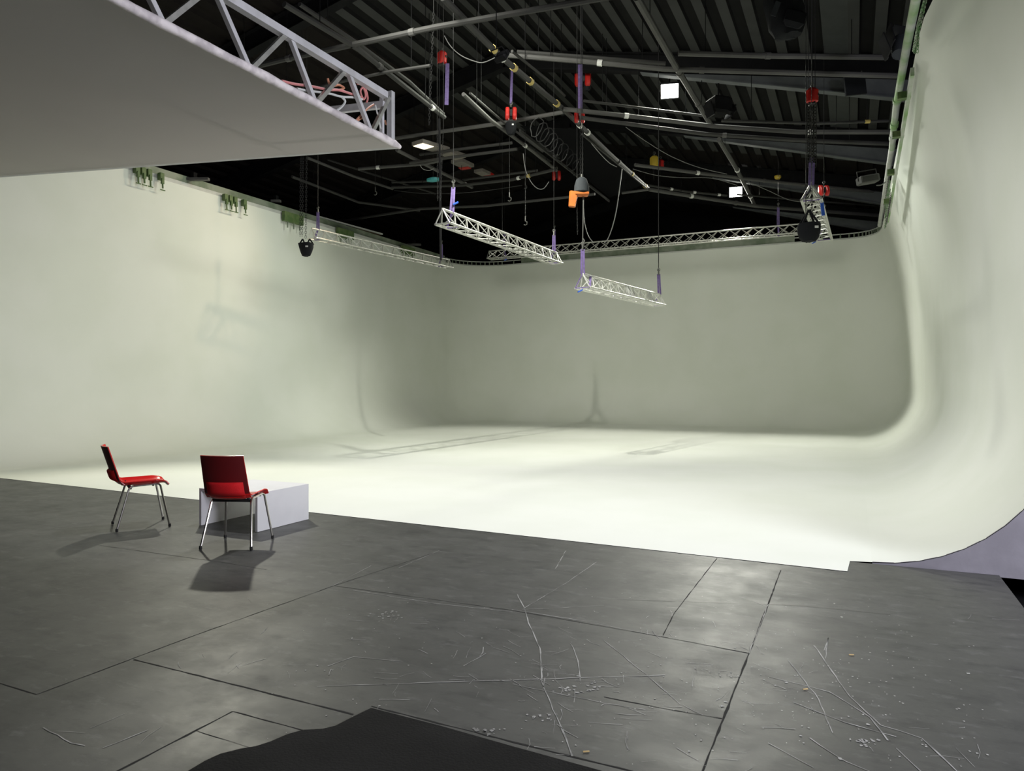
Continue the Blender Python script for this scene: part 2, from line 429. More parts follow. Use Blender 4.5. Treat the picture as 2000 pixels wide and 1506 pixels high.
# portal frame rafters
FY=[11.8,16.6,21.4,26.2,31.0]; names=['nearest','second','third','fourth','farthest']
for y,nm in zip(FY,names):
    for sd,xe,w in((1,6.8,'right'),(-1,-23,'left')):
        d=.42
        t=thing('roof_beam','%s black steel rafter from the camera, sloping down to the %s under the corrugated roof'%(nm,w),'beam',(RX,y,roofz(RX)))
        a=Vector((RX,y,roofz(RX)-.03)); b=Vector((xe,y,roofz(xe)-.03))
        dz=Vector((0,0,-d))
        MB().bar(a+dz*.5,b+dz*.5,.02,d).obj('web','beam',t)
        MB().bar(a+dz,b+dz,.22,.025).obj('bottom_flange','beam',t)
        if sd>0:
            xa,xb=-4.5,6.8; za,zb=roofz(xa)-.03-d,roofz(xb)-.03-d
            q=[(xa,za),(xb,zb),(xb,zb-.85),(xa,za-.03)]
            MB().add([(x,y+o,z) for o in(-.012,.012) for x,z in q],[[3,2,1,0],[4,5,6,7]]+[[k,(k+1)%4,4+(k+1)%4,4+k] for k in range(4)]).obj('haunch_web','beamgrey',t)
            MB().bar((xa,y,za-.03),(xb,y,zb-.85),.20,.02).obj('haunch_flange','beamgrey',t)
        MB().bar(a-Vector((0,0,.0)),b-Vector((0,0,.0)),.22,.025).obj('top_flange','beam',t)
# ridge tray with black cheeks
t=thing('cable_tray','long black cable tray under the roof ridge, full of looped cable','cable tray',(RX,16,8.6))
pA,pB=Z(1015,255,7.7),Z(1190,393,7.7)
d=(pB-pA); 
MB().bar(pA,pB,.04,.07).obj('side_rail','pipe',t); 
pC,pD=Z(1137,262,7.7),Z(1262,366,7.7)
MB().bar(pC,pD,.04,.05).obj('side_rail','pipe',t)
MB().add([pA+Vector((0,0,.12)),pB+Vector((0,0,.12)),pD+Vector((0,0,.12)),pC+Vector((0,0,.12))],[[0,1,2,3]]).obj('tray_bottom','black',t)
for k in range(9):
    f=.12+.055*k*1.2; c=Z(1048+k*10,240+k*10,7.55)
    pts=[c+Vector((math.cos(a_)*.16*random.uniform(.8,1.2),math.sin(a_)*.10,math.sin(a_)*.26-.1)) for a_ in [2*PI*q/12 for q in range(12)]]
    MB().tube(pts,.012,5,closed=True).obj('cable_loop','cable',t)

# ------------------------------------------------------------------ grid of lighting pipes
PIPES=[]
def pipe(pts,z,r,label,m='pipe',bands=(),name='lighting_pipe',cat='pipe',rise=0):
    if isinstance(z,(int,float)): P=[Z(u,v,z) for u,v in pts]
    else: P=[Z(u,v,zz) for (u,v),zz in zip(pts,z)]
    t=thing(name,label,cat,P[0])
    MB().tube(P,r,8).obj('tube',m,t,smooth=True)
    for f,bm in bands:
        k=f*(len(P)-1); i=min(int(k),len(P)-2); p=P[i].lerp(P[i+1],k-i); dd=(P[i+1]-P[i]).normalized()
        MB().tube([p-dd*.05,p+dd*.05],r*1.25,8).obj('tape_band' if bm!='pipelt' else 'coupler',bm,t)
    # drop rods up to the roof
    for f in (.15,.85):
        k=f*(len(P)-1); i=min(int(k),len(P)-2); p=P[i].lerp(P[i+1],k-i)
        top=roofz(p.x)+.01
        if 0.05<top-p.z<4: MB().tube([p,Vector((p.x,p.y,top))],.008,5).obj('drop_rod','beam',t)
    return t
def beamz(u,v,y): return YP(u,v,y)
pipe([(420,150),(550,117),(850,53),(1200,-8)],7.6,.05,'long grey pipe crossing high over the panel corner, highest in view at left','pipe',[(.35,'pipelt'),(.62,'pipelt')])
pipe([(500,210),(640,165),(760,140),(840,128)],7.5,.03,'thin dark pipe just below the long grey pipe at left')
pipe([(865,-5),(975,108),(1100,213),(1190,300),(1268,370)],7.75,.06,'ridge pipe wrapped in yellow tape bands, running away from camera at centre','pipe',[(.22,'yelltape'),(.26,'whitetape'),(.30,'yelltape'),(.36,'yelltape'),(.47,'yelltape'),(.58,'whitetape'),(.62,'whitetape'),(.80,'pipelt'),(.88,'yelltape'),(.97,'yelltape')])
pipe([(1000,100),(1080,165),(1103,187)],8.0,.03,'short thin pipe beside the ridge pipe above the purple sling')
pipe([(1243,-5),(1320,130),(1388,243)],7.7,.06,'thick grey pipe running down past the brighter floodlight','pipelt',[(.55,'pipelt'),(.8,'pipelt')])
pipe([(1404,272),(1440,332),(1475,402)],7.7,.06,'thick grey pipe carrying the farther floodlight','pipelt',[(.5,'whitetape'),(.85,'whitetape')])
pipe([(980,107),(1140,120),(1300,135),(1480,140),(1752,148)],[8.2,8.0,7.7,7.5,7.2],.05,'pipe running right from the ridge, just above the brighter floodlight','pipelt',[(.3,'whitetape'),(.6,'pipelt')])
pipe([(1010,101),(1150,112),(1300,124)],[8.3,8.1,7.9],.04,'darker pipe lying just above the floodlight pipe near the ridge')
pipe([(1325,104),(1500,109),(1733,112)],7.6,.05,'upper right pipe ending beside the black spotlight at the wall','pipelt',[(.5,'pipelt')])
pipe([(1100,213),(1240,228),(1390,246),(1560,258),(1748,258)],[7.7,7.6,7.5,7.2,7.0],.05,'pipe crossing below the brighter floodlight to the right wall rim','pipelt',[(.22,'whitetape'),(.78,'whitetape')])
pipe([(1135,230),(1380,262),(1560,274),(1742,281)],[7.5,7.3,7.0,6.8],.045,'second pipe from top of the pair under the brighter floodlight','pipe',[(.4,'pipelt')])
pipe([(1140,197),(1260,212),(1372,226)],7.8,.03,'thin dark pipe behind the purple sling and hoist')
pipe([(1410,236),(1600,241),(1735,236)],7.0,.03,'thin pipe right of the black projector, meeting the green rim','pipe',[(.85,'yelltape')])
pipe([(1240,322),(1380,340),(1520,356),(1722,376)],7.7,.05,'far pipe with white box clamp, above the farther floodlight','pipelt',[(.29,'whitetape'),(.6,'pipelt')])
pipe([(1268,370),(1370,386),(1480,403),(1600,412),(1720,421)],7.4,.06,'farthest right pipe, lowest before the black void','pipelt',[(.2,'whitetape'),(.4,'pipelt')])
pipe([(1267,362),(1340,374),(1420,382)],7.7,.035,'short pipe above the farthest right pipe, with white tags','pipe',[(.3,'whitetape'),(.6,'whitetape'),(.9,'whitetape')])
pipe([(1440,380),(1580,392),(1722,402)],7.6,.03,'thin pipe between the two far right pipes')
pipe([(760,272),(870,256),(977,241),(1100,219)],8.1,.05,'dark pipe under the third rafter left of the ridge','pipelt')
pipe([(640,436),(820,408),(950,402),(1110,385),(1162,379)],6.9,.04,'low far pipe crossing behind the orange chain bag','pipe')
pipe([(555,8),(700,96),(780,160),(868,229)],7.6,.05,'left pipe running away from camera toward the black chains','pipe',[(.5,'pipelt'),(.9,'whitetape')])
pipe([(585,8),(700,86),(800,160),(866,222)],7.9,.04,'pipe close beside the left pipe toward the black chains, slightly higher')
pipe([(820,302),(900,291),(1000,279)],7.8,.04,'left far pipe, upper of the pair beside the lit strip lamp','pipe')
pipe([(800,318),(900,305),(1010,291)],7.6,.04,'left far pipe, lower of the pair beside the lit strip lamp','pipe')
pipe([(700,330),(830,320),(862,313)],7.6,.045,'far pipe right under the panel corner, passing the strip lamp','pipelt',[(.15,'whitetape')])
pipe([(775,293),(850,331),(922,366)],7.7,.05,'pipe running away from the panel corner beneath the strip lamp','pipelt',[(.9,'whitetape')])
pipe([(600,308),(690,344),(767,369)],7.8,.04,'far left pipe emerging under the panel edge','pipelt')
pipe([(640,312),(720,338),(850,378)],8.1,.03,'thin far left pipe behind the pipe under the panel edge')
pipe([(765,366),(900,362),(1000,351),(1085,331)],7.5,.045,'far left pipe with white hooks and hanging cable','pipe',[(.72,'whitetape'),(.8,'yelltape')])
pipe([(765,356),(900,352),(1050,333)],7.8,.035,'upper far left pipe behind the pipe with white hooks')
pipe([(905,184),(960,236),(1040,295),(1087,333)],7.7,.045,'pipe left of ridge running away to the small far hoist','pipelt',[(.6,'whitetape')])
pipe([(918,182),(985,240),(1060,296)],7.95,.03,'thin pipe beside the pipe left of ridge')
pipe([(1215,377),(1267,370)],7.4,.04,'short cross pipe at far end of the ridge pipe','pipelt')
pipe([(570,345),(700,395),(820,411)],7.2,.04,'very dark far left pipe deep in the void')

# ------------------------------------------------------------------ right rim pipes, chains, clamps
def railpts(us, xw, dz): return [XP(u,v,xw) for u,v in us]
P=[XP(u,v,.73) for u,v in((1800,-60),(1771,90),(1750,210),(1742,290))]
t=thing('rim_pipe','white and green painted pipe along the right wall rim, nearest the camera','pipe',P[0])
MB().tube(P,.06,10).obj('tube','green',t,smooth=True)
for k,f in enumerate((.62,.80,.9)):
    x=f*3; i=min(int(x),2); p=P[i].lerp(P[i+1],x-i); d=(P[i+1]-P[i]).normalized()
    MB().tube([p-d*.07,p+d*.07],.075,10).obj('coupler','green',t,smooth=True)
P=[XP(u,v,.74) for u,v in((1743,285),(1737,320),(1728,380),(1718,440))]
t=thing('rim_pipe','white painted pipe along the right wall rim, farther from the camera','pipe',P[0])
MB().tube(P,.06,10).obj('tube','whitepipe',t,smooth=True)
P=[XP(u,v,.77) for u,v in((1782,140),(1765,250),(1750,340),(1734,430))]
t=thing('rim_pipe','green streaked flat rail between rim pipe and right wall edge','pipe',P[0])
MB().bar(P[0],P[-1],.05,.12).obj('rail','green',t)
for i,f in enumerate((.1,.3,.55,.8)):
    p=P[0].lerp(P[-1],f); MB().box(p+Vector((-.06,0,0)),(.18,.12,.10)).obj('bracket','greendk',t)
P=[XP(u,v,.73) for u,v in((1785,-20),(1770,40))]
# mass of small chain hanging over the rim
t=thing('chain_bundle','green stained loose chains hanging over the right wall rim at top','chain',XP(1805,40,.74))
for k in range(9):
    a=XP(1811-k*1.2+random.uniform(-3,3),-20+k*5,.74); b=XP(1787+random.uniform(-3,5),122-random.uniform(0,25)-k*2,.72)
    mid=a.lerp(b,.5)+Vector((-.02,0,-.03*(k%3)))
    MB().chain(a,mid,.016,.045).chain(mid,b,.016,.045).obj('chain_strand','chaingr',t)
t=thing('chain_bundle','white and green loose chains tied at the far end of the right rim','chain',XP(1735,420,.74))
for k in range(6):
    a=XP(1738+random.uniform(-3,6),345+k*8,.75); b=XP(1729+random.uniform(-3,6),400+k*9,.72)
    MB().chain(a,b,.02,.06).obj('chain_strand','chaingr' if k%2 else 'steel',t)
# clamps on left rim
for (u,v,n,l) in((283,345,4,'green clamps on the left rim nearest the panel'),(452,398,4,'green clamps on the left rim, second cluster from the panel'),(570,431,1,'green clamp block on left rim beside the black chain bag'),(672,461,1,'green clamp block on left rim above the long wall truss'),(795,494,1,'green clamp block on left rim near the far corner')):
    c=XP(u,v-4,XL+.06)
    t=thing('rim_clamp',l,'clamp',c)
    if n>1:
        for k in range(n):
            p=c+Vector((.03,(k-1.5)*.15+(.16 if k==3 else 0),0))
            MB().box(p+Vector((0,0,.05)),(.10,.10,.16)).box(p+Vector((.05,0,-.06)),(.05,.06,.12)).obj('clamp_body','greendk',t)
            MB().tube([p+Vector((.05,0,-.1)),p+Vector((.06,0,-.27+(.05*k%.1)))],.02,6).tube([p+Vector((.06,-.06,-.26)),p+Vector((.06,.06,-.26))],.014,5).obj('screw','greendk',t)
    else:
        MB().box(c+Vector((.04,0,.0)),(.10,.75,.26)).obj('clamp_body','greendk',t)
        for k in range(3): MB().tube([c+Vector((.07,(k-1)*.24,-.12)),c+Vector((.07,(k-1)*.24,-.30))],.02,6).obj('screw','greensteel',t)
# planks lying on the left rim
for (a,b,l) in(((617,424),(742,458),'long narrow brown plank lying on the left rim'),((350,350),(408,350),'short pale strip lamp beyond the left rim, nearest the panel'),((530,393),(548,392),'small pale strip lamp beyond the left rim, middle one'),((795,478),(822,478),'small pale strip lamp beyond the left rim near the corner')):
    pa=XP(a[0],a[1],XL-.25); pb=XP(b[0],b[1],XL-.25)
    if (pb-pa).length>9 or 'lamp' in l: pb = pa+RT*(b[0]-a[0])/F*((pa-CAM).dot(FW))
    t=thing('rim_plank' if 'plank' in l else 'strip_lamp',l,'plank' if 'plank' in l else 'lamp',pa)
    mb=MB().bar(pa,pb,.12,.06); mb.obj('board' if 'plank' in l else 'housing','woodplank' if 'plank' in l else 'pipelt',t)
    if 'plank' in l: MB().bar(pa+Vector((.09,0,.0)),pb+Vector((.09,0,0)),.06,.05).obj('edge_rail','whitepipe',t)
    else: MB().box((pa+pb)/2+Vector((0,0,.09)),(.10,.10,.12)).obj('bracket','beam',t)

# ------------------------------------------------------------------ trusses (triangular)
def up(p,z): return Vector((p[0],p[1],z))
def truss(label,A_,B_,s=.29,cross=False,n=16,apex=1,endplate=True,m='alu',rc=.024,rb=.010,roll=0):
    A_=Vector(A_); B_=Vector(B_); d=(B_-A_).normalized(); x=d.cross(Vector((0,0,1))).normalized(); z=x.cross(d)
    if roll:
        q=Matrix.Rotation(roll,3,d); x=q@x; z=q@z
    h=s*.866
    offs=[z*(h*2/3*apex), x*(s/2)-z*(h/3*apex), -x*(s/2)-z*(h/3*apex)]
    t=thing('lighting_truss',label,'truss',(A_+B_)/2)
    for o in offs: MB().tube([A_+o,B_+o],rc,10).obj('chord',m,t,smooth=True)
    for (i,j) in((0,1),(0,2),(1,2)):
        for k in range(n):
            f0,f1=k/n,(k+1)/n
            a,b=(i,j) if k%2==0 else (j,i)
            mb=MB().tube([A_.lerp(B_,f0)+offs[a],A_.lerp(B_,f1)+offs[b]],rb,5)
            if cross and i==0: mb.tube([A_.lerp(B_,f0)+offs[b],A_.lerp(B_,f1)+offs[a]],rb,5)
            mb.obj('brace',m,t)
    for E in (A_,B_):
        for (i,j) in((0,1),(1,2),(2,0)): MB().tube([E+offs[i],E+offs[j]],rb*1.3,6).obj('end_strut',m,t)
    return t,offs,d,x,z
def sling(label,top,pts,m='purple',w=.045,tail=None):
    """a flat webbing loop from a hook point down round the points of a truss"""
    t=thing('round_sling',label,'sling',top)
    top=Vector(top); ap=Vector(pts[0])
    for sx in(-1,1): MB().bar(top+RT*sx*.018,ap+RT*sx*.024,.036,.012,up=tuple(FW)).obj('webbing',m,t)
    q=top+Vector((0,0,.15)); MB().tube([q,up(q,roofz(q.x))],.005,5).obj('hang_wire','cable',t)
    for i in range(len(pts)-1):
        MB().bar(pts[i],pts[i+1],w,.015).obj('wrap',m,t)
    MB().tube([top+Vector((0,0,.1)),top-Vector((0,0,.02))],.018,6).tube([top+Vector((.03*math.cos(a),0,.10+.03*math.sin(a))) for a in [2*PI*k/10 for k in range(10)]],.009,5,closed=True).obj('shackle','steel',t)
    if tail:
        MB().bar(tail,Vector(tail)+RT*(-.09)+Vector((0,0,-.045)),.06,.02).obj('tail','blue',t)
    return t
# middle truss
A1,B1=T(864,427,12.3),T(1087,508,16.5)
t1,o1,d1,x1,z1=truss('silver triangular truss at centre slanting away under the black void, near end beside black chains',A1,B1,n=24)
sling('purple sling on the near end of the centre truss',A1+d1*.35+Vector((0,0,.62)),[A1+d1*.3+o1[0],A1+d1*.35+o1[2],A1+d1*.35+o1[1]],tail=A1+d1*.35+Vector((.1,0,.35)))
sling('purple sling on the far end of the centre truss',B1-d1*.15+Vector((0,0,.55)),[B1-d1*.15+o1[0],B1-d1*.1+o1[2],B1-d1*.1+o1[1]])
# small hanging truss
A2,B2=T(1138,553,13.1),T(1288,590,16.1)
t2,o2,d2,x2,z2=truss('short bright silver truss hanging lowest of all in front of the back wall',A2,B2,n=20,m='litalu')
for f in (.5,.8):
    p=A2.lerp(B2,f)
    for q in (0,.12): MB().tube([p+d2*q+o2[0],p+d2*q+o2[1]],.026,8).obj('joint_strut','whitepipe',t2,smooth=True)
sl2=A2+Vector((0,0,.62))
sling('purple sling with blue tail on the left end of the lowest truss',sl2,[A2+o2[0],A2+o2[2],A2+o2[1],A2+d2*.3+o2[0]],tail=A2+Vector((0,0,-.12)))
sr2=B2-d2*.05+Vector((0,0,.62))
sling('purple sling on the right end of the lowest truss',sr2,[B2+o2[0],B2+o2[2],B2+o2[1]])
# back truss along the rear wall
A3=YP(955,498,23.0); B3=YP(1567,453,23.0); B3.z=A3.z=(A3.z+B3.z)/2
t3,o3,d3,x3,z3=truss('longest silver truss running along the top of the back wall',A3,B3,s=.33,cross=True,n=30)
for u,l in((985,'purple sling at the left end of the longest truss, behind the centre truss'),(1083,'purple sling on the longest truss above the centre truss end'),(1520,'purple sling near the right end of the longest truss')):
    c=A3.lerp(B3,(u-955)/(1567-955)); 
    f=(YP(u,480,23.0).x-A3.x)/(B3.x-A3.x); c=A3.lerp(B3,f)
    sling(l,c+Vector((0,0,.75)),[c+o3[0],c+o3[2],c+o3[1]],tail=(c+Vector((.1,0,-.15))) if u<1000 else None)
# wall truss at left
A4=T(609,459,18.0); B4=T(878,513,22.7); B4.z=A4.z
t4,o4,d4,x4,z4=truss('silver truss hanging along the left wall below the rim',A4,B4,n=26)
sling('purple sling on the near end of the left wall truss, beside black chain bag',A4+d4*.2+Vector((0,0,.62)),[A4+d4*.2+o4[0],A4+d4*.2+o4[2],A4+d4*.2+o4[1]])
sling('purple sling on the far end of the left wall truss near the corner',B4-d4*.4+Vector((0,0,.6)),[B4-d4*.4+o4[0],B4-d4*.4+o4[2],B4-d4*.4+o4[1]])
# right truss
A5=T(1584,378,11.6); B5=T(1610,462,14.9)
t5,o5,d5,x5,z5=truss('short silver truss at right pointing away below the red hoist',A5,B5,n=18)
sling('purple and black sling legs on the near end of the right truss',A5+d5*.1+Vector((0,0,.62)),[A5+d5*.1+o5[0],A5+d5*.1+o5[2],A5+d5*.1+o5[1]])
MB().bar(A5+d5*.3+o5[1],A5+d5*.32+o5[1]+Vector((.02,0,-.22)),.05,.02,up=tuple(FW)).obj('blue_tail','blue',t5)
sling('purple sling on the far low end of the right truss',B5-d5*.15+Vector((0,0,.5)),[B5-d5*.1+o5[0],B5-d5*.1+o5[2],B5-d5*.1+o5[1]],tail=B5+o5[2])

# ------------------------------------------------------------------ hoists, chains, bags
def tilt(ax,deg): return Matrix.Rotation(math.radians(deg),3,ax)
def hoist(label,c,s,bodym='redp',capm='blackp',hang=None,bag=None,twin=False):
    c=Vector(c)
    t=thing('chain_hoist',label,'hoist',c)
    if twin:
        for k in(-1,1): MB().lathe([(s*.5,-s*.2),(s*.62,-s*.12),(s*.62,s*.12),(s*.5,s*.2)],c+RT*k*s*.34,14,Matrix.Rotation(PI/2,3,FW)@Matrix.Identity(3),1.15,.75).obj('motor_cover',bodym,t,smooth=True)
        MB().box(c,(s*.5,s*.5,s*.7),bev=s*.06).obj('gear_case',capm,t)
    else:
        mc=MB().lathe([(s*.32,-s*.62),(s*.5,-s*.5),(s*.52,s*.42),(s*.3,s*.62)],c,14,sx=1,sy=.8).obj('motor_cover',bodym,t,smooth=True)
        MB().box(c+Vector((0,0,-s*.55)),(s*.55,s*.5,s*.5),bev=s*.07).obj('gear_case',capm,t)
        MB().box(c+Vector((0,0,s*.02)),(s*1.06,s*.3,s*.22)).obj('label_band',capm,mc)
    hk=c+Vector((0,0,s*.62))
    MB().tube([hk,hk+Vector((0,0,s*.28))],s*.06,6).tube([hk+Vector((s*.14*math.cos(a),0,s*.34+s*.14*math.sin(a))) for a in [2*PI*k/10 for k in range(10)]],s*.045,5,closed=True).obj('top_hook','steel',t)
    return t
def chainfall(label,a,b,w=.018,m='chaindk',step=.05,name='hoist_chain',wire=True):
    mb=MB().chain(a,b,w,step)
    if Vector(a).z<roofz(a[0])-.3 and wire: mb.tube([a,up(a,roofz(a[0]))],.005,5)
    o=mb.obj(name,m,origin=a); return tag(o,label,'chain')
def up(p,z): return Vector((p[0],p[1],z))
def rod(label,a,b,r=.01,m='cable',name='drop_wire',cat='wire'):
    return tag(MB().tube([a,b],r,6).obj(name,m,origin=a),label,cat)
def bag(label,c,w,h,m='blackf',name='chain_bag',squash=.8,handles=True,two=False):
    c=Vector(c); t=thing(name,label,'bag',c)
    pr=[(w*.10,-h*.5),(w*.30,-h*.47),(w*.43,-h*.30),(w*.5,0),(w*.49,h*.25),(w*.46,h*.38)] if not two else [(w*.10,-h*.5),(w*.26,-h*.46),(w*.40,-h*.2),(w*.48,h*.15),(w*.52,h*.4),(w*.49,h*.4),(w*.40,h*.1)]
    mb=MB().lathe(pr,c,16,sx=1,sy=squash)
    for v in mb.v:
        v += Vector((random.uniform(-1,1),random.uniform(-1,1),random.uniform(-1,1)))*w*.025
    mb.obj('sack',m,t,smooth=True)
    if handles:
        for sx in(-1,1):
            top=c+RT*sx*w*(.22 if two else 0)+Vector((0,0,h*(.72 if two else 1.0)))
            for sy in (-1,1): MB().bar(c+RT*sx*w*(.25+.2*sy if two else .36)+FW*sy*w*(.05 if two else .2)+Vector((0,0,h*.33)),top,.03,.01,up=tuple(FW)).obj('strap',m,t)
    MB().box(c-FW*w*.44+RT*w*.16+Vector((0,0,h*.12)),(w*.16,.01,h*.10),Matrix.Rotation(A,3,'Z')).obj('tag_patch','whitetape',t)
    return t
# red hoist + sling, left of centre
P=T(998,222,17.5)
hoist('small red twin-drum hoist under a purple sling, left of the ridge pipe',P,.26,twin=True)
tag(MB().bar(T(1000,136,17.5),P+Vector((0,0,.25)),.06,.015,up=tuple(FW)).obj('round_sling','purple',origin=P),'purple sling from the roof down to the small red twin-drum hoist','sling')
bag('black chain bag hanging beneath the small red twin-drum hoist',P-Vector((0,0,.35)),.28,.35,handles=False)
# upper red hoist behind purple sling
P=T(1138,152,18.0)
hoist('red and black hoist high behind the long purple sling at centre',P,.36,twin=True)
bag('small black chain bag right of the long purple sling',T(1147,166,18.0),.2,.3,handles=False)
a=T(1133,126,16.8); b=T(1133,222,16.8)
tag(MB().bar(a,b,.10,.02,up=tuple(FW)).obj('round_sling','purple',origin=b),'long purple sling at centre reaching from pipe to lower red hoist','sling')
P=T(1132,229,16.8)
hoist('red twin-drum hoist at the bottom of the long purple sling',P,.22,twin=True)
# chain pair to grey and orange hoist
p2=sl2+Vector((0,0,.1))
tt=13.1
def atT(u,v,t=tt): return T(u,v,t)
chainfall('left dark chain running down to the grey and orange hoist',atT(1134,238),atT(1134,345),.012)
chainfall('right dark chain running down to the grey and orange hoist',atT(1138,238),atT(1138,345),.012)
rod('black wire above the twin chains up to the roof at centre',atT(1136,238),up(atT(1136,238),roofz(atT(1136,238).x)),.005)
P=atT(1136,366)
t=thing('chain_hoist','grey covered hoist with orange base, above the lowest truss','hoist',P)
mb=MB().lathe([(.05,.18),(.10,.14),(.135,.02),(.14,-.08),(.12,-.10)][::-1],P,12)
mb.obj('cloth_cover','greyf',t,smooth=True)
MB().box(P+Vector((0,0,-.125)),(.25,.2,.06),Matrix.Rotation(A,3,'Z'),bev=.015).obj('base_shell','orange',t)
MB().tube([P+Vector((0,0,.16)),P+Vector((0,0,.24))],.02,6).obj('top_hook','steel',t)
t=thing('chain_bag','bright orange box-shaped chain bag beside the grey covered hoist','bag',atT(1119,390))
P=atT(1119,390); mb=MB().prism([(-.065,-.08),(.065,-.08),(.085,0),(.065,.08),(-.065,.08),(-.085,0)],-.13,.14)
R_=Matrix.Rotation(A,3,'Z')@tilt('Y',8)
for i,v in enumerate(mb.v):
    k=.75 if v.z<0 else 1
    v.x*=k; v.y*=k; w=R_@v; v.x,v.y,v.z=w+P
mb.obj('sack','orange',t); MB().bar(P+Vector((.0,0,.13)),atT(1128,374),.04,.02).obj('strap','orange',t)
rod('thin steel wire dropping from grey covered hoist to the lowest truss',atT(1140,384),p2,.010,'steel')
tag(MB().tube([p2+Vector((.0,0,.10)),p2+Vector((.035,0,.05)),p2+Vector((.02,0,-.01)),p2+Vector((-.03,0,0))],.014,6).obj('hook','steel',origin=p2),'small steel hook at the top of the left sling of the lowest truss','hook')
pr=sr2+Vector((0,0,.1)); rod('thin dark wire dropping to the right end of the lowest truss',up(pr,roofz(pr.x)),pr,.009,'cable')
chainfall('short dark chain end hanging below the orange chain bag',atT(1127,405),atT(1128,458),.010)
# right hoist
P=T(1586,187,11.6)
hoist('bright red hoist at right above the twin black chains',P,.19,'redp')
rod('black wire from bright red hoist up to the roof',P+Vector((0,0,.2)),up(P,roofz(P.x)),.006)
for k,(u,l) in enumerate(((1579,'left'),(1586,'middle'),(1592,'right'))):
    chainfall('%s one of the three dark chains under the bright red hoist'%l,T(u,198,11.6),T(u,326,11.6),.024)
for u,l in((1582,'left purple strap'),(1589,'right purple strap')):
    tag(MB().bar(T(u,318,11.55),T(u-1,362,11.55),.035,.012,up=tuple(FW)).obj('round_sling','purple',origin=T(u,362,11.55)),l+' between the twin chains and the right truss','sling')
bag('large black chain bag hanging in front of the right truss',T(1580,452,11.3),.35,.34)
for u in (1574,1585): chainfall('%s chain from the right truss down into the large black bag'%('left' if u<1580 else 'right'),T(u,362,11.3),T(u+1,425,11.3),.014)
# left bag
for (a,b,l) in(((588,306),(586,462),'left'),((592,306),(590,462),'middle'),((599,306),(597,465),'right')):
    chainfall('%s one of three dark chains holding the black bag by the left wall'%l,T(a[0],a[1],16),T(b[0],b[1],16),.018)
    rod('%s wire continuing the chains of the left wall bag up to the roof'%l,T(a[0],a[1],16),up(T(a[0],a[1],16),roofz(-11)),.006)
bag('black chain bag hanging in front of the left wall',T(598,487,16),.36,.32,two=True)
# black chains left of centre truss
P=T(863,113,17)
hoist('red hoist in the dark at left, beside purple sling',P,.24)
tag(MB().bar(T(874,124,17),T(872,205,17),.09,.02,up=tuple(FW)).obj('round_sling','purple',origin=T(872,205,17)),'dim purple sling hanging beside the dark red hoist at left','sling')
chainfall('loose dark chain in the dark left of the purple sling',T(847,20,13),T(838,244,13),.016)
a,b=T(858,232,14.6),T(861,508,14.6)
tag(MB().bar(a,b,.04,.04).tube([a,up(a,roofz(a.x))],.006,5).obj('drop_post','beam',origin=b),'thin black square post hanging down past the centre truss end','post')
chainfall('dark chain left of the black post by the centre truss',T(854,250,14.4),T(855,392,14.4),.010)
chainfall('dark chain right of the black post by the centre truss',T(866,250,14.4),T(860,392,14.4),.010)
# far small hoists
hoist('tiny red hoist far back left of the ridge pipe end',T(1087,343,24),.26,twin=True)
P=T(1278,316,24); hoist('yellow hoist far back right of the ridge pipe',P,.3,'yellow'); 
hoist('red hoist close beside the far yellow hoist',T(1290,321,24.2),.24)
chainfall('short chain with hook under the far yellow hoist',T(1276,322,24),T(1277,352,24),.02)
hoist('small red hoist right of the right truss, against dark pipes',T(1609,372,17),.2,twin=True)
bag('tiny yellow and grey clamp bag on the far pipe above the lamp',T(1519,346,24),.22,.14,'yellow',handles=False)
P=T(846,351,20); tag(MB().lathe([(.12,-.05),(.2,-.03),(.2,.03),(.1,.06)],P,12,sy=.6).obj('work_lamp','teal',origin=P),'small teal lamp shade hanging left of the black post','lamp')
rod('thin wire holding the small teal lamp shade',P,up(P,roofz(P.x)),.006)
# dropped hooks
for (u,v0,v1,t_,l) in((995,250,385,18,'left of the two hooks hanging in the void'),(1026,300,432,18,'right of the two hooks hanging in the void'),(981,390,460,22,'thin hook above the left end of the longest truss'),(733,360,374,20,'small white hook on the far left pipe'),(1026,348,362,22,'small white hook on the pipe left of ridge')):
    a,b=T(u,v0,t_),T(u,v1,t_)
    t=thing('drop_hook',l,'hook',b)
    MB().tube([up(a,roofz(a.x)),b],.006,5).obj('wire','cable',t)
    MB().tube([b+Vector((0,0,.12)),b+Vector((.0,0,.02))]+[b+Vector((.05*math.sin(q),0,-.05+.05*math.cos(q))) for q in(0,.8,1.6,2.4,3.2,4.0)],.014,6).obj('hook','steel',t)

# ------------------------------------------------------------------ loose cables
def cable(label,pts,r=.010,m='cable'):
    # smooth with catmull-rom
    P=[Vector(p) for p in pts]; out=[]
    for i in range(len(P)-1):
        p0=P[max(i-1,0)];p1=P[i];p2_=P[i+1];p3=P[min(i+2,len(P)-1)]
        for k in range(6):
            s=k/6; out.append(.5*((2*p1)+(p2_-p0)*s+(2*p0-5*p1+4*p2_-p3)*s*s+(3*p1-p0-3*p2_+p3)*s**3))
    out.append(P[-1])
    return tag(MB().tube(out,r,5).obj('hanging_cable',m,smooth=True,origin=P[0]),label,'cable')
cable('grey cable sagging from the long grey pipe to the ridge pipe',[T(u,v,15) for u,v in((868,70),(880,90),(900,108),(925,119),(944,122),(968,112))],.010,'greycable')
cable('long cable hanging from the ridge pipe past the void to the longest truss',[T(u,v,17) for u,v in((1215,330),(1210,370),(1204,410),(1197,440),(1188,465),(1180,475))],.012,'greycable')
cable('cable curving down beside the wire of the lowest truss',[T(u,v,17) for u,v in((1139,385),(1141,425),(1144,445),(1150,462),(1160,475))],.010,'greycable')
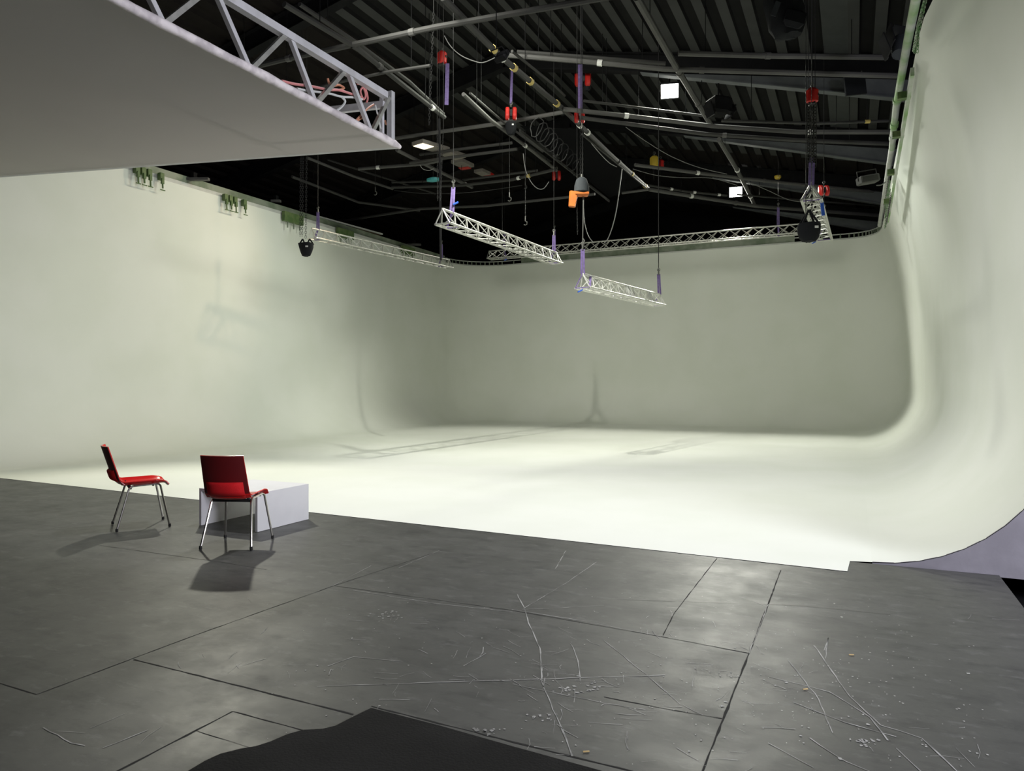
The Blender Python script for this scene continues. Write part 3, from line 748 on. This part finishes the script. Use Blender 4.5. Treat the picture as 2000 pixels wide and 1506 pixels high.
cable('long thin cable sloping across right of the ridge pipe',[T(u,v,19) for u,v in((1222,248),(1260,275),(1310,305),(1365,327),(1420,340))],.009,'greycable')
cable('cable swagged under the far pipe with white box clamp',[T(u,v,21) for u,v in((1236,330),(1280,342),(1330,347),(1375,347),(1400,350),(1440,362))],.010,'greycable')
cable('thin cable hanging in a loop left of the ridge pipe',[T(u,v,17) for u,v in((1022,300),(1026,330),(1037,355),(1050,368),(1062,368),(1072,355))],.009,'greycable')
cable('thin cable drooping from the far left pipes',[T(u,v,19) for u,v in((820,322),(826,330),(838,333),(848,329))],.009,'greycable')
cable('long slack cable under the far left pipe with hooks',[T(u,v,21) for u,v in((770,372),(830,378),(900,377),(960,371),(1020,362))],.009,'cable')
cable('slack cable from the farther floodlight to the right truss',[T(u,v,20) for u,v in((1460,355),(1500,372),(1540,390),(1575,395))],.009,'greycable')
cable('short cable from the grey box lamp to the rim',[T(u,v,15) for u,v in((1712,362),(1722,361),(1730,355))],.012,'greycable')
cable('cable hanging at left of the centre truss from the ridge tray',[T(u,v,17) for u,v in((1155,280),(1172,300),(1190,318),(1205,326))],.009,'greycable')
cable('slack cable below the pipe beside the brighter floodlight',[T(u,v,17) for u,v in((1030,152),(1042,170),(1055,178))],.009,'greycable')

# ------------------------------------------------------------------ lamps and dark fixtures
def aimR(direction):
    d=Vector(direction).normalized(); return d.to_track_quat('-Z','Y').to_matrix()
def flood(label,P,sz,dirn):
    P=Vector(P); R=aimR(dirn); t=thing('floodlight',label,'lamp',P)
    MB().box(P+R@Vector((0,0,.06)),(sz*1.15,sz*.95,.10),R,bev=.02).obj('housing','blackp',t)
    for k in range(5): MB().box(P+R@Vector(((k-2)*sz*.2,0,.13)),(sz*.05,sz*.8,.06),R).obj('fin','blackp',t)
    MB().box(P+R@Vector((0,0,.004)),(sz,sz*.78,.012),R).obj('lens','lampface',t)
    MB().tube([P+R@Vector((sz*.62,0,.06)),P+R@Vector((sz*.62,0,.30)),P+R@Vector((-sz*.62,0,.30)),P+R@Vector((-sz*.62,0,.06))],.012,6).obj('yoke','pipelt',t)
    q=P+R@Vector((0,0,.3)); MB().tube([q,Vector((q.x,q.y,min(roofz(q.x),q.z+.6)))],.015,6).obj('hanger','beam',t)
    return t
LP1=T(1308,178,17.2); LP2=T(1437,375,26.4)
flood('lit white floodlight nearer the camera, right of the ridge',LP1,.40,CAM+Vector((-.5,2,-1))-LP1)
flood('lit white floodlight farther back, above the longest truss',LP2,.44,CAM+Vector((-.5,2,-1))-LP2)
# dim flood seen from behind above ridge that throws the truss shadow
LP3=T(988,120,11.3)
P=LP3; R=aimR(Vector((-1.5,21,0))-P)
t=thing('floodlight','small black lamp seen from behind beside the ridge pipe','lamp',P)
MB().box(P+R@Vector((0,0,.10)),(.22,.16,.10),R,bev=.02).obj('housing','beam',t)
MB().tube([P+R@Vector((.12,0,.1)),P+R@Vector((.12,0,.25)),P+R@Vector((-.12,0,.25)),P+R@Vector((-.12,0,.1))],.01,6).obj('yoke','beam',t)
MB().tube([P+R@Vector((0,0,.25)),up(P+R@Vector((0,0,.25)),roofz(P.x))],.008,6).obj('hanger','beam',t)
# lit strip lamp
def strip_fixture(label,a,b,w,lit):
    a=Vector(a);b=Vector(b); t=thing('strip_lamp',label,'lamp',(a+b)/2)
    d=(b-a).normalized()
    MB().bar(a,b,w,.10).obj('housing','tubebody',t)
    if lit: MB().bar(a+d*.03+Vector((0,0,-.055)),a.lerp(b,.42)+Vector((0,0,-.055)),w*.86,.02).obj('lit_cover','tubelit',t)
    MB().tube([(a+b)/2,up((a+b)/2,roofz(a.x))],.008,5).obj('hanger','beam',t)
    return t
strip_fixture('glowing warm strip lamp hanging at left in the void',T(815,278,19),T(868,294,19.8),.42,True)
strip_fixture('unlit strip lamp beyond the glowing one',T(870,297,20.5),T(900,307,21),.42,False)
t=strip_fixture('unlit pale lamp with red end, third in line from the glowing one',T(892,314,22),T(915,325,22.6),.42,False); MB().box(T(908,327,22.6),(.34,.2,.08)).obj('red_end','redp',t)
t=strip_fixture('unlit small lamp with red tip, last in line from the glowing one',T(934,333,24),T(952,341,24.5),.34,False); MB().box(T(955,342,24.5),(.3,.2,.08)).obj('red_end','redp',t)
# black projector
P=T(1403,208,15.5); Rz=Matrix.Rotation(A+.3,3,'Z')
t=thing('spotlight','black theatre lamp with barn doors hanging right of the brighter floodlight','lamp',P)
MB().box(P,(.42,.40,.36),Rz,bev=.05).obj('housing','beam',t)
MB().lathe([(.15,-.06),(.16,.04),(.12,.06)],P+Rz@Vector((.20,-.1,-.05)),12,Rz@tilt('X',60)).obj('lens_tube','beam',t,smooth=True)
for sx in(-1,1): MB().box(P+Rz@Vector((sx*.26,-.05,-.12)),(.02,.3,.28),Rz@tilt('Y',sx*20)).obj('barn_door','beam',t)
MB().tube([P+Vector((0,0,.2)),P+Vector((0,0,.5))],.02,6).obj('hanger','beam',t)
# duffel chain bag at top right
P=T(1533,26,9.6)
t=thing('chain_bag','big black duffel bag hanging at the top edge, right of centre','bag',P)
mb=MB().lathe([(.08,-.34),(.17,-.31),(.235,-.18),(.25,.0),(.27,.12),(.25,.3),(.18,.42)],P,16,Matrix.Rotation(A,3,'Z')@tilt('Y',-9),sx=.98,sy=.8)
for i,v in enumerate(mb.v): v+=Vector((random.uniform(-1,1),random.uniform(-1,1),random.uniform(-1,1)))*.018
mb.obj('sack','blackf',t,smooth=True)
MB().bar(P+RT*-.16+Vector((0,0,.05))-FW*.2,P+RT*-.22+Vector((0,0,-.12))-FW*.17,.07,.01,up=tuple(FW)).obj('mesh_patch','greyf',t)
MB().box(P+RT*.06+Vector((0,0,-.15))-FW*.15,(.26,.14,.24),Matrix.Rotation(A,3,'Z')@tilt('Y',15),bev=.05).obj('side_pocket','blackf',t)
for sx in(-1,1): MB().bar(P+RT*sx*.15+Vector((0,0,.3)),up(P,P.z+1.2),.03,.012,up=tuple(FW)).obj('strap','blackf',t)
MB().tube([up(P,P.z+1.2),up(P,roofz(P.x))],.01,6).obj('wire','cable',t)
# spotlight by the wall
P=T(1757,80,11.5)
t=thing('spotlight','black spotlight with open barn doors tucked against the right wall rim','lamp',P)
Rz=Matrix.Rotation(A,3,'Z')@tilt('X',-30)@tilt('Y',18)
MB().lathe([(.10,-.26),(.115,-.1),(.12,.1),(.09,.16)],P+Vector((0,0,-.06)),12,Rz).obj('lamp_body','greyf',t,smooth=True)
MB().box(P+Rz@Vector((0,0,.2)),(.30,.26,.02),Rz).obj('barn_door','blackp',t)
MB().box(P+Rz@Vector((-.16,0,.02)),(.02,.26,.42),Rz@tilt('Y',-12)).obj('barn_door','blackp',t)
MB().box(P+Rz@Vector((-.22,0,-.22)),(.02,.2,.45),Rz@tilt('Y',-18)).obj('barn_door','blackp',t)
MB().tube([P+Rz@Vector((0,0,-.2)),T(1760,138,11.5)],.02,6).obj('yoke','steel',t)
# black panel under the pipe
P=T(1670,166,14.5); Rz=Matrix.Rotation(A,3,'Z')@tilt('Y',-6)
t=thing('lamp_flag','flat square black flag hanging from the pipe near the right rim','panel',P)
MB().box(P,(.42,.05,.40),Rz).obj('panel','blackf',t)
for sx in(-1,1): MB().tube([P+Rz@Vector((sx*.16,0,.2)),P+Rz@Vector((sx*.16,0,.27))],.012,5).obj('clip','steel',t)
# grey box lamp
P=T(1695,351,15.5); Rz=Matrix.Rotation(A,3,'Z')@tilt('Y',-10)
t=thing('box_lamp','grey box-shaped work lamp beside the far right rim','lamp',P)
MB().box(P,(.40,.24,.17),Rz,bev=.02).obj('housing','pipelt',t)
MB().box(P+Rz@Vector((0,-.125,0)),(.32,.01,.11),Rz).obj('grille','pipe',t)
MB().tube([P+Rz@Vector((-.21,0,0)),P+Rz@Vector((-.21,0,.2)),P+Rz@Vector((.21,0,.2)),P+Rz@Vector((.21,0,0))],.012,6).obj('yoke','pipe',t)

# ------------------------------------------------------------------ overhead fabric panel with its frame
pc=Z(781,290,3.6); XE=pc.x; YE=pc.y; ZE=3.6; K=.079
def pz(x): return ZE+K*(XE-x)
t=thing('ceiling_panel','huge grey-white fabric panel hanging overhead at upper left, edged with torn tape','panel',(XE-3,YE-3,pz(XE-3)))
XW=-12.5; YN=-2.0
mb=MB(); nxg,nyg=16,16; vs=[];fs=[]
for i in range(nxg+1):
    for j in range(nyg+1):
        x=XW+(XE-.03-XW)*i/nxg; y=YN+(YE-.02-YN)*j/nyg; vs.append((x,y,pz(x)-.0))
for i in range(nxg):
    for j in range(nyg):
        a_=i*(nyg+1)+j; fs.append([a_,a_+1,a_+nyg+2,a_+nyg+1])
mb.add(vs,fs).obj('fabric_sheet','fabric',t)
# taped right edge
pts=[];rs=[]
y=YN
while y<YE:
    pts.append(Vector((XE+random.uniform(-.003,.003),y,ZE+.018+random.uniform(-.004,.004)))); rs.append(.031+random.uniform(-.004,.004)); y+=.17
pts.append(Vector((XE,YE,ZE+.012))); rs.append(.018)
MB().tube(pts,rs,10).obj('taped_edge','tape',t,smooth=True)
MB().bar((XW,YE-.02,pz(XW)+.02),(XE,YE-.02,ZE+.02),.05,.04).obj('far_edge_tube','paintalu',t)
# truss frame over the right edge
HT=.40
MB().bar((XE,YN,ZE+HT),(XE,YE-.22,ZE+HT),.055,.055).obj('top_chord','paintalu',t)
ye=YE-.14
MB().bar((XE,ye,ZE+.02),(XE,ye,ZE+HT+.06),.05,.05,up=(0,1,0)).obj('end_post','paintalu',t)
MB().bar((XE-.06,ye-.05,ZE+.02),(XE-.06,ye-.05,ZE+HT),.03,.03,up=(0,1,0)).obj('end_post','paintalu',t)
MB().bar((XE,ye-.1,ZE+HT-.09),(XE-1.3,ye-.1,pz(XE-1.3)+HT-.09),.04,.06).obj('cross_tube','paintalu',t)
# braces measured along the edge (top node v, bottom node)
def yat(u,v,x): return XP(u,v,XE).y
topn=[XP(u,v,XE).y for u,v in((415,8),(562,95),(677,165),(762,222))]
botn=[XP(u,v,XE).y for u,v in((320,38),(490,127),(618,198),(726,252))]
tops=[2.0-.0]+topn
for k in range(4):
    y0=topn[k]; yb=botn[k]
    MB().bar((XE,yb+.01,ZE+.03),(XE,y0-.02,ZE+HT),.032,.032).obj('brace','alu',t)
    if k<3: MB().bar((XE,y0+.02,ZE+HT),(XE,botn[k+1]-.03,ZE+.03),.034,.034).obj('brace','paintalu',t)
yb=botn[0]
for k in range(6):
    MB().bar((XE,yb-.02,ZE+.03),(XE,yb-.30,ZE+HT),.034,.034).obj('brace','paintalu',t)
    MB().bar((XE,yb-.33,ZE+HT),(XE,yb-.62,ZE+.03),.032,.032).obj('brace','alu',t)
    yb-=.64
for sx in (-1.2,):
    MB().bar((XE+sx,YN,pz(XE+sx)+HT),(XE+sx,YE-.22,pz(XE+sx)+HT),.055,.055).obj('top_chord','paintalu',t)
    MB().bar((XE+sx,YN,pz(XE+sx)+.03),(XE+sx,YE-.22,pz(XE+sx)+.03),.05,.05).obj('bottom_chord','paintalu',t)
    for k in range(7):
        y=YN+.4+k*1.0; MB().bar((XE+sx,y,pz(XE+sx)+.03),(XE+sx,y+.5,pz(XE+sx)+HT),.034,.034).obj('brace','paintalu',t); MB().bar((XE+sx,y+.5,pz(XE+sx)+HT),(XE+sx,y+1,pz(XE+sx)+.03),.034,.034).obj('brace','paintalu',t)
# suspension wires
for x,y in((XE-2.5,3.0),(XE-6,3.0),(XE-2.5,-1)):
    MB().tube([(x,y,pz(x)),(x,y,roofz(x))],.006,5).obj('suspension_wire','cable',t)
# cables tied in the frame
XC=XE-.03
def xc(u,v,x=XC): return XP(u,v,x)
def smooth_tube(pts,r):
    P=[Vector(p) for p in pts]; out=[]
    for i in range(len(P)-1):
        p0=P[max(i-1,0)];p1=P[i];p2_=P[i+1];p3=P[min(i+2,len(P)-1)]
        for k in range(5):
            s=k/5; out.append(.5*((2*p1)+(p2_-p0)*s+(2*p0-5*p1+4*p2_-p3)*s*s+(3*p1-p0-3*p2_+p3)*s**3))
    out.append(P[-1]); return MB().tube(out,r,6)
cb=[('pink','pink cable running along inside the panel frame',.010,[(550,158),(575,164),(605,168),(640,175),(662,176),(685,183),(705,190)]),
    ('whitecable','white rope knotted along inside the panel frame',.009,[(580,173),(600,177),(625,180),(645,183),(668,189),(690,190),(708,194)]),
    ('copper','loose pink cable end sticking up behind the panel frame',.009,[(640,153),(643,163),(650,168),(662,166),(672,172),(662,176)]),
    ('pink','pink cable coil wound round the top tube of the panel frame',.008,[(697,163),(708,168),(714,185),(710,194),(704,178),(712,170),(718,190),(716,200)]),
    ('copper','cable hanging down inside the end of the panel frame',.008,[(745,189),(757,195),(763,210),(760,230),(755,243),(752,235)]),
    ('whitecable','short white rope end dangling inside the panel frame',.009,[(668,190),(674,198),(668,208),(657,217)]),
    ('copper','cable crossing diagonally behind the panel frame brace',.008,[(698,195),(702,210),(712,225),(695,236),(718,212),(730,204)])]
for m,l,r_,pp in cb:
    x=XE-.035 if m!='copper' else XE-.05
    o=smooth_tube([XP(u,v,x) for u,v in pp],r_).obj('frame_cable',m,smooth=True,origin=XP(*pp[0],x)); tag(o,l,'cable')
o=MB().tube([XP(733,205,XE-.02),XP(744,252,XE-.02)],.006,5).obj('frame_cable','whitecable',origin=XP(744,252,XE-.02)); tag(o,'thin straight white cord inside the end of the panel frame','cord')

# ------------------------------------------------------------------ chairs
def chair(label,loc,ang,k=1.0):
    loc=Vector(loc); t=bpy.data.objects.new('shell_chair',None); COL.objects.link(t); t.location=loc; t.rotation_euler=(0,0,ang); t.scale=(1,1,1)
    tag(t,label,'chair')
    # seat: grid x across, y depth
    def grid(name,fn,nu,nv,th,m,par=t):
        P=[[Vector(fn(i/nu*2-1,j/nv)) for j in range(nv+1)] for i in range(nu+1)]
        vs=[];fs=[]
        def nrm(i,j):
            a=P[min(i+1,nu)][j]-P[max(i-1,0)][j]; b=P[i][min(j+1,nv)]-P[i][max(j-1,0)]
            return a.cross(b).normalized()
        for s in(0,1):
            for i in range(nu+1):
                for j in range(nv+1): vs.append(P[i][j]-nrm(i,j)*th*s)
        N=(nu+1)*(nv+1); idx=lambda i,j,s: s*N+i*(nv+1)+j
        for i in range(nu):
            for j in range(nv):
                fs.append([idx(i,j,0),idx(i+1,j,0),idx(i+1,j+1,0),idx(i,j+1,0)]); fs.append([idx(i,j,1),idx(i,j+1,1),idx(i+1,j+1,1),idx(i+1,j,1)])
        for i in range(nu):
            for j in(0,nv): fs.append([idx(i,j,0),idx(i,j,1),idx(i+1,j,1),idx(i+1,j,0)][::(1 if j==0 else -1)])
        for j in range(nv):
            for i in(0,nu): fs.append([idx(i,j,0),idx(i,j+1,0),idx(i,j+1,1),idx(i,j,1)][::(1 if i==0 else -1)])
        return MB().add(vs,fs).obj(name,m,par,smooth=True)
    def seat(u,v):
        w=.205-.012*v; y=-.215+.455*v
        z=.455+.008*v + .032*max(0,abs(u)-.72)/.28*(1-.7*max(0,v-.75)/.25) - .012*(1-u*u) - (.035*((v-.9)/.1)**2 if v>.9 else 0)
        if v<.10: z+=.03*((.10-v)/.10)**2
        return (u*w,y,z)
    grid('seat',seat,16,18,.009,'red')
    def back(u,v):
        w=.205-.012*v
        z=.475+.375*v; y=-.215-.115*v-.02*(1-v)*0
        y+= .045*(u*u) - .03
        if v<.12: y+=.03*((.12-v)/.12)**2; z-=.012*((.12-v)/.12)
        return (u*w,y,z)
    b=grid('backrest',lambda u,v: back(-u,v),16,16,.009,['red'][0])
    def back2(u,v):
        x,y,z=back(u,v); return (x,y-.0125,z)
    plabel(grid('back_panel',lambda u,v: back2(u,.02+.97*v),16,12,.004,'shadered',b),'shaded red rear face of the backrest')
    def pad(u,v):
        x,y,z=back(u*.84,.05+.30*v); bul=.022*(1-u**6)*(1-(2*v-1)**6)
        return (x,y-.017-bul,z)
    grid('lumbar_band',pad,14,8,.002,'reflred',b)  # bulge standing for the reflecting recess in the backrest
    for s in(-1,1):
        rear=[(s*.232,-.245,.012),(s*.185,-.135,.405),(s*.18,-.118,.428),(s*.178,-.095,.437)]
        top=[(s*.178,-.095,.437),(s*.178,.115,.447)]
        front=[(s*.178,.115,.447),(s*.180,.14,.442),(s*.186,.155,.425),(s*.232,.235,.012)]
        l1=MB().tube(rear,.0105,8).obj('leg','chrome',t,smooth=True); l2=MB().tube(front,.0105,8).obj('leg','chrome',t,smooth=True)
        MB().tube(top,.0105,8).obj('side_tube','chrome',t,smooth=True)
        for f,l_ in ((rear[0],l1),(front[-1],l2)): MB().lathe([(.013,-.012),(.014,0),(.013,.02)],f,10).obj('foot','rubber',l_)
    MB().bar((-.182,-.118,.420),(.182,-.118,.420),.02,.026).obj('cross_bar','rubber',t)
    MB().bar((-.178,.09,.436),(.178,.09,.436),.018,.02).obj('cross_bar','rubber',t)
    for s in(-1,1): MB().tube([(s*.15,-.14,.455),(s*.16,-.12,.43)],.012,6).obj('bracket','rubber',t)
    return t
rl,rr,fl,fr=G(392,1073),G(490,1075),G(445,1048),G(530,1053)
c=(rl+rr+fl+fr)/4; h=(fl+fr-rl-rr)/2
chair('red shell chair seen from behind, in front of the white box',c,math.atan2(h.y,h.x)-PI/2)
c=(G(220,1024)+G(227,1034)+G(320,1016)+G(337,1031))/4
chair('red shell chair at far left seen from the side, facing right',c,math.radians(-31))

# ------------------------------------------------------------------ white box (open front)
c0=G(500,1040); c1=G(622,1016); cl=G(392,1025)
bx0,bx1=cl.x,c0.x; by0=(c0.y+cl.y)/2; by1=c1.y; hb=.385; th=.03
t=thing('display_plinth','low white wooden box with open front, behind the red chair','box',((bx0+bx1)/2,(by0+by1)/2,0))
ax=(c1-c0); 
mb=MB().box(((bx0+bx1)/2,(by0+by1)/2,hb-th/2),(bx1-bx0,by1-by0,th)); mb.obj('top_board','box',t)
MB().box((bx1-th/2,(by0+by1)/2,(hb-th)/2),(th,by1-by0,hb-th)).obj('side_board','box',t)
MB().box((bx0+th/2,(by0+by1)/2,(hb-th)/2),(th,by1-by0,hb-th)).obj('side_board','box',t)

# ------------------------------------------------------------------ black mat, chips
up_=[(725,1386),(690,1403),(655,1421),(630,1427),(592,1429),(560,1438),(528,1452),(500,1461),(470,1466),(430,1476),(400,1490),(370,1508),(330,1535),(300,1560)]
pts=[G(*p) for p in up_]
rt_=[G(1330,1560),G(1170,1508),G(1000,1461),(G(860,1421))]
poly=[(p.x,p.y) for p in pts]+[(p.x,p.y) for p in rt_]
mb=MB().prism(poly[::-1],-.003,.008)
for v in mb.v:
    pass
o=mb.obj('rubber_mat','mat'); tag(o,'black rubber mat with ragged left edge lying on the floor nearest the camera','mat')
for (u,v,l) in((1663,1279,'small yellow wood chip on the floor, farther of two at right'),(1573,1346,'small yellow wood chip on the floor, nearer of two at right'),(1145,1468,'curled pale chip on the floor just right of the black mat')):
    p=G(u,v); d=Vector((math.cos(random.uniform(-.6,.6)+A),math.sin(A),0)).normalized()
    tag(MB().bar(p-d*.013+Vector((0,0,.0005)),p+d*.013+Vector((0,0,.0005)),.005,.004).obj('wood_chip','wood',origin=p),l,'chip')

GR={'lighting_pipe':'pipes of the dark lighting grid','lighting_truss':'silver lighting trusses','round_sling':'purple slings','chain_hoist':'chain hoists under the roof','hoist_chain':'hanging hoist chains',
 'shell_chair':'red shell chairs','roof_beam':'roof rafters','rim_clamp':'green clamps on the left rim','floodlight':'floodlights','strip_lamp':'strip lamps in the void','hanging_cable':'loose cables in the grid','chain_bag':'chain bags',
 'drop_hook':'hooks hanging in the grid','wood_chip':'chips on the floor','rim_pipe':'painted pipes on the right rim','chain_bundle':'loose chains on the right rim','frame_cable':'cables tied in the panel frame','spotlight':'black theatre lamps','drop_wire':'thin drop wires','edge_railing':'curved rim frames'}
for o in bpy.data.objects:
    k=o.name.split('.')[0]
    if o.parent is None and k in GR: o['group']=GR[k]
for o in bpy.data.objects:
    if '_o' in o: del o['_o']

# ------------------------------------------------------------------ lights
def lamp(kind,loc,tgt,power,col=(1,1,1),size=.3,angle=150,blend=.5,name='light',sy=None):
    d=bpy.data.lights.new(name,kind); d.energy=power; d.color=col
    if kind=='SPOT': d.spot_size=math.radians(angle); d.spot_blend=blend; d.shadow_soft_size=size
    elif kind=='AREA':
        d.shape='RECTANGLE' if sy else 'DISK'; d.size=size
        if sy: d.size_y=sy
    else: d.shadow_soft_size=size
    o=bpy.data.objects.new(name,d); COL.objects.link(o); o.location=loc
    o.rotation_euler=(Vector(tgt)-Vector(loc)).to_track_quat('-Z','Y').to_euler()
    return o
WG=(1,1,.88); CO=(.90,.90,1)
d1_=(CAM-LP1).normalized(); d2_=(CAM-LP2).normalized()
lamp('SPOT',LP1+d1_*.1,(-4.5,9,0),1000,WG,.3,100,.8,'flood_near')
lamp('SPOT',LP2+d2_*.1,(-4.6,17,0),4300,WG,.5,92,.6,'flood_far')
lamp('SPOT',LP1+Vector((.25,0,-.1)),(1.45,16.5,2.2),750,(.96,1,.93),.3,100,1.0,'flood_near_side')
lamp('SPOT',T(822,290,18.6),(-14.2,10.5,3.6),420,(1,.78,.55),.08,70,.9,'strip_glow')
lamp('SPOT',(-4.2,7.6,8.9),(-3.4,8.8,0),2150,(.97,.97,1),.3,100,1.0,'flood_overhead')
lamp('SPOT',LP3,LP3+Vector((-2.5,6,-6.6)),1500,WG,.04,84,1.0,'flood_shadow')
lamp('SPOT',T(444,275,13),(-6,4,0),950,(1,.98,.82),.12,120,.6,'flood_left')
lamp('SPOT',(-7,15,8.8),(-14.2,11.5,1.6),1150,(.95,1,.84),1.2,95,.9,'flood_leftwall')
lamp('SPOT',(-7.0,9.5,8.6),(-5.0,25.6,3.2),2500,(1,1,.90),1.6,80,1.0,'back_wall_fill')  # soft fill added to brighten the back wall, without a fixture
lamp('AREA',(6.0,3.2,3.2),(-4.5,5.2,.6),760,CO,2.6,name='cool_side_fill',sy=2.6)  # unseen cool area light from the right; no door stands there
# world
w=bpy.data.worlds.new('World'); SC.world=w; w.use_nodes=True
w.node_tree.nodes['Background'].inputs[0].default_value=(.9,.95,1,1); w.node_tree.nodes['Background'].inputs[1].default_value=.0
# camera
cd=bpy.data.cameras.new('Camera'); cam=bpy.data.objects.new('Camera',cd); COL.objects.link(cam)
cd.sensor_fit='HORIZONTAL'; cd.sensor_width=36; cd.lens=36*F/2000; cd.shift_y=(CY-753)/2000*1.0
cam.location=CAM; cam.rotation_euler=(PI/2,0,A); cd.clip_start=.05; cd.clip_end=200
SC.camera=cam
SC.view_settings.view_transform='Standard'; SC.view_settings.look='None'; SC.view_settings.exposure=0
SC.cycles.max_bounces=10; SC.cycles.diffuse_bounces=6
SC.cycles.sample_clamp_indirect=6
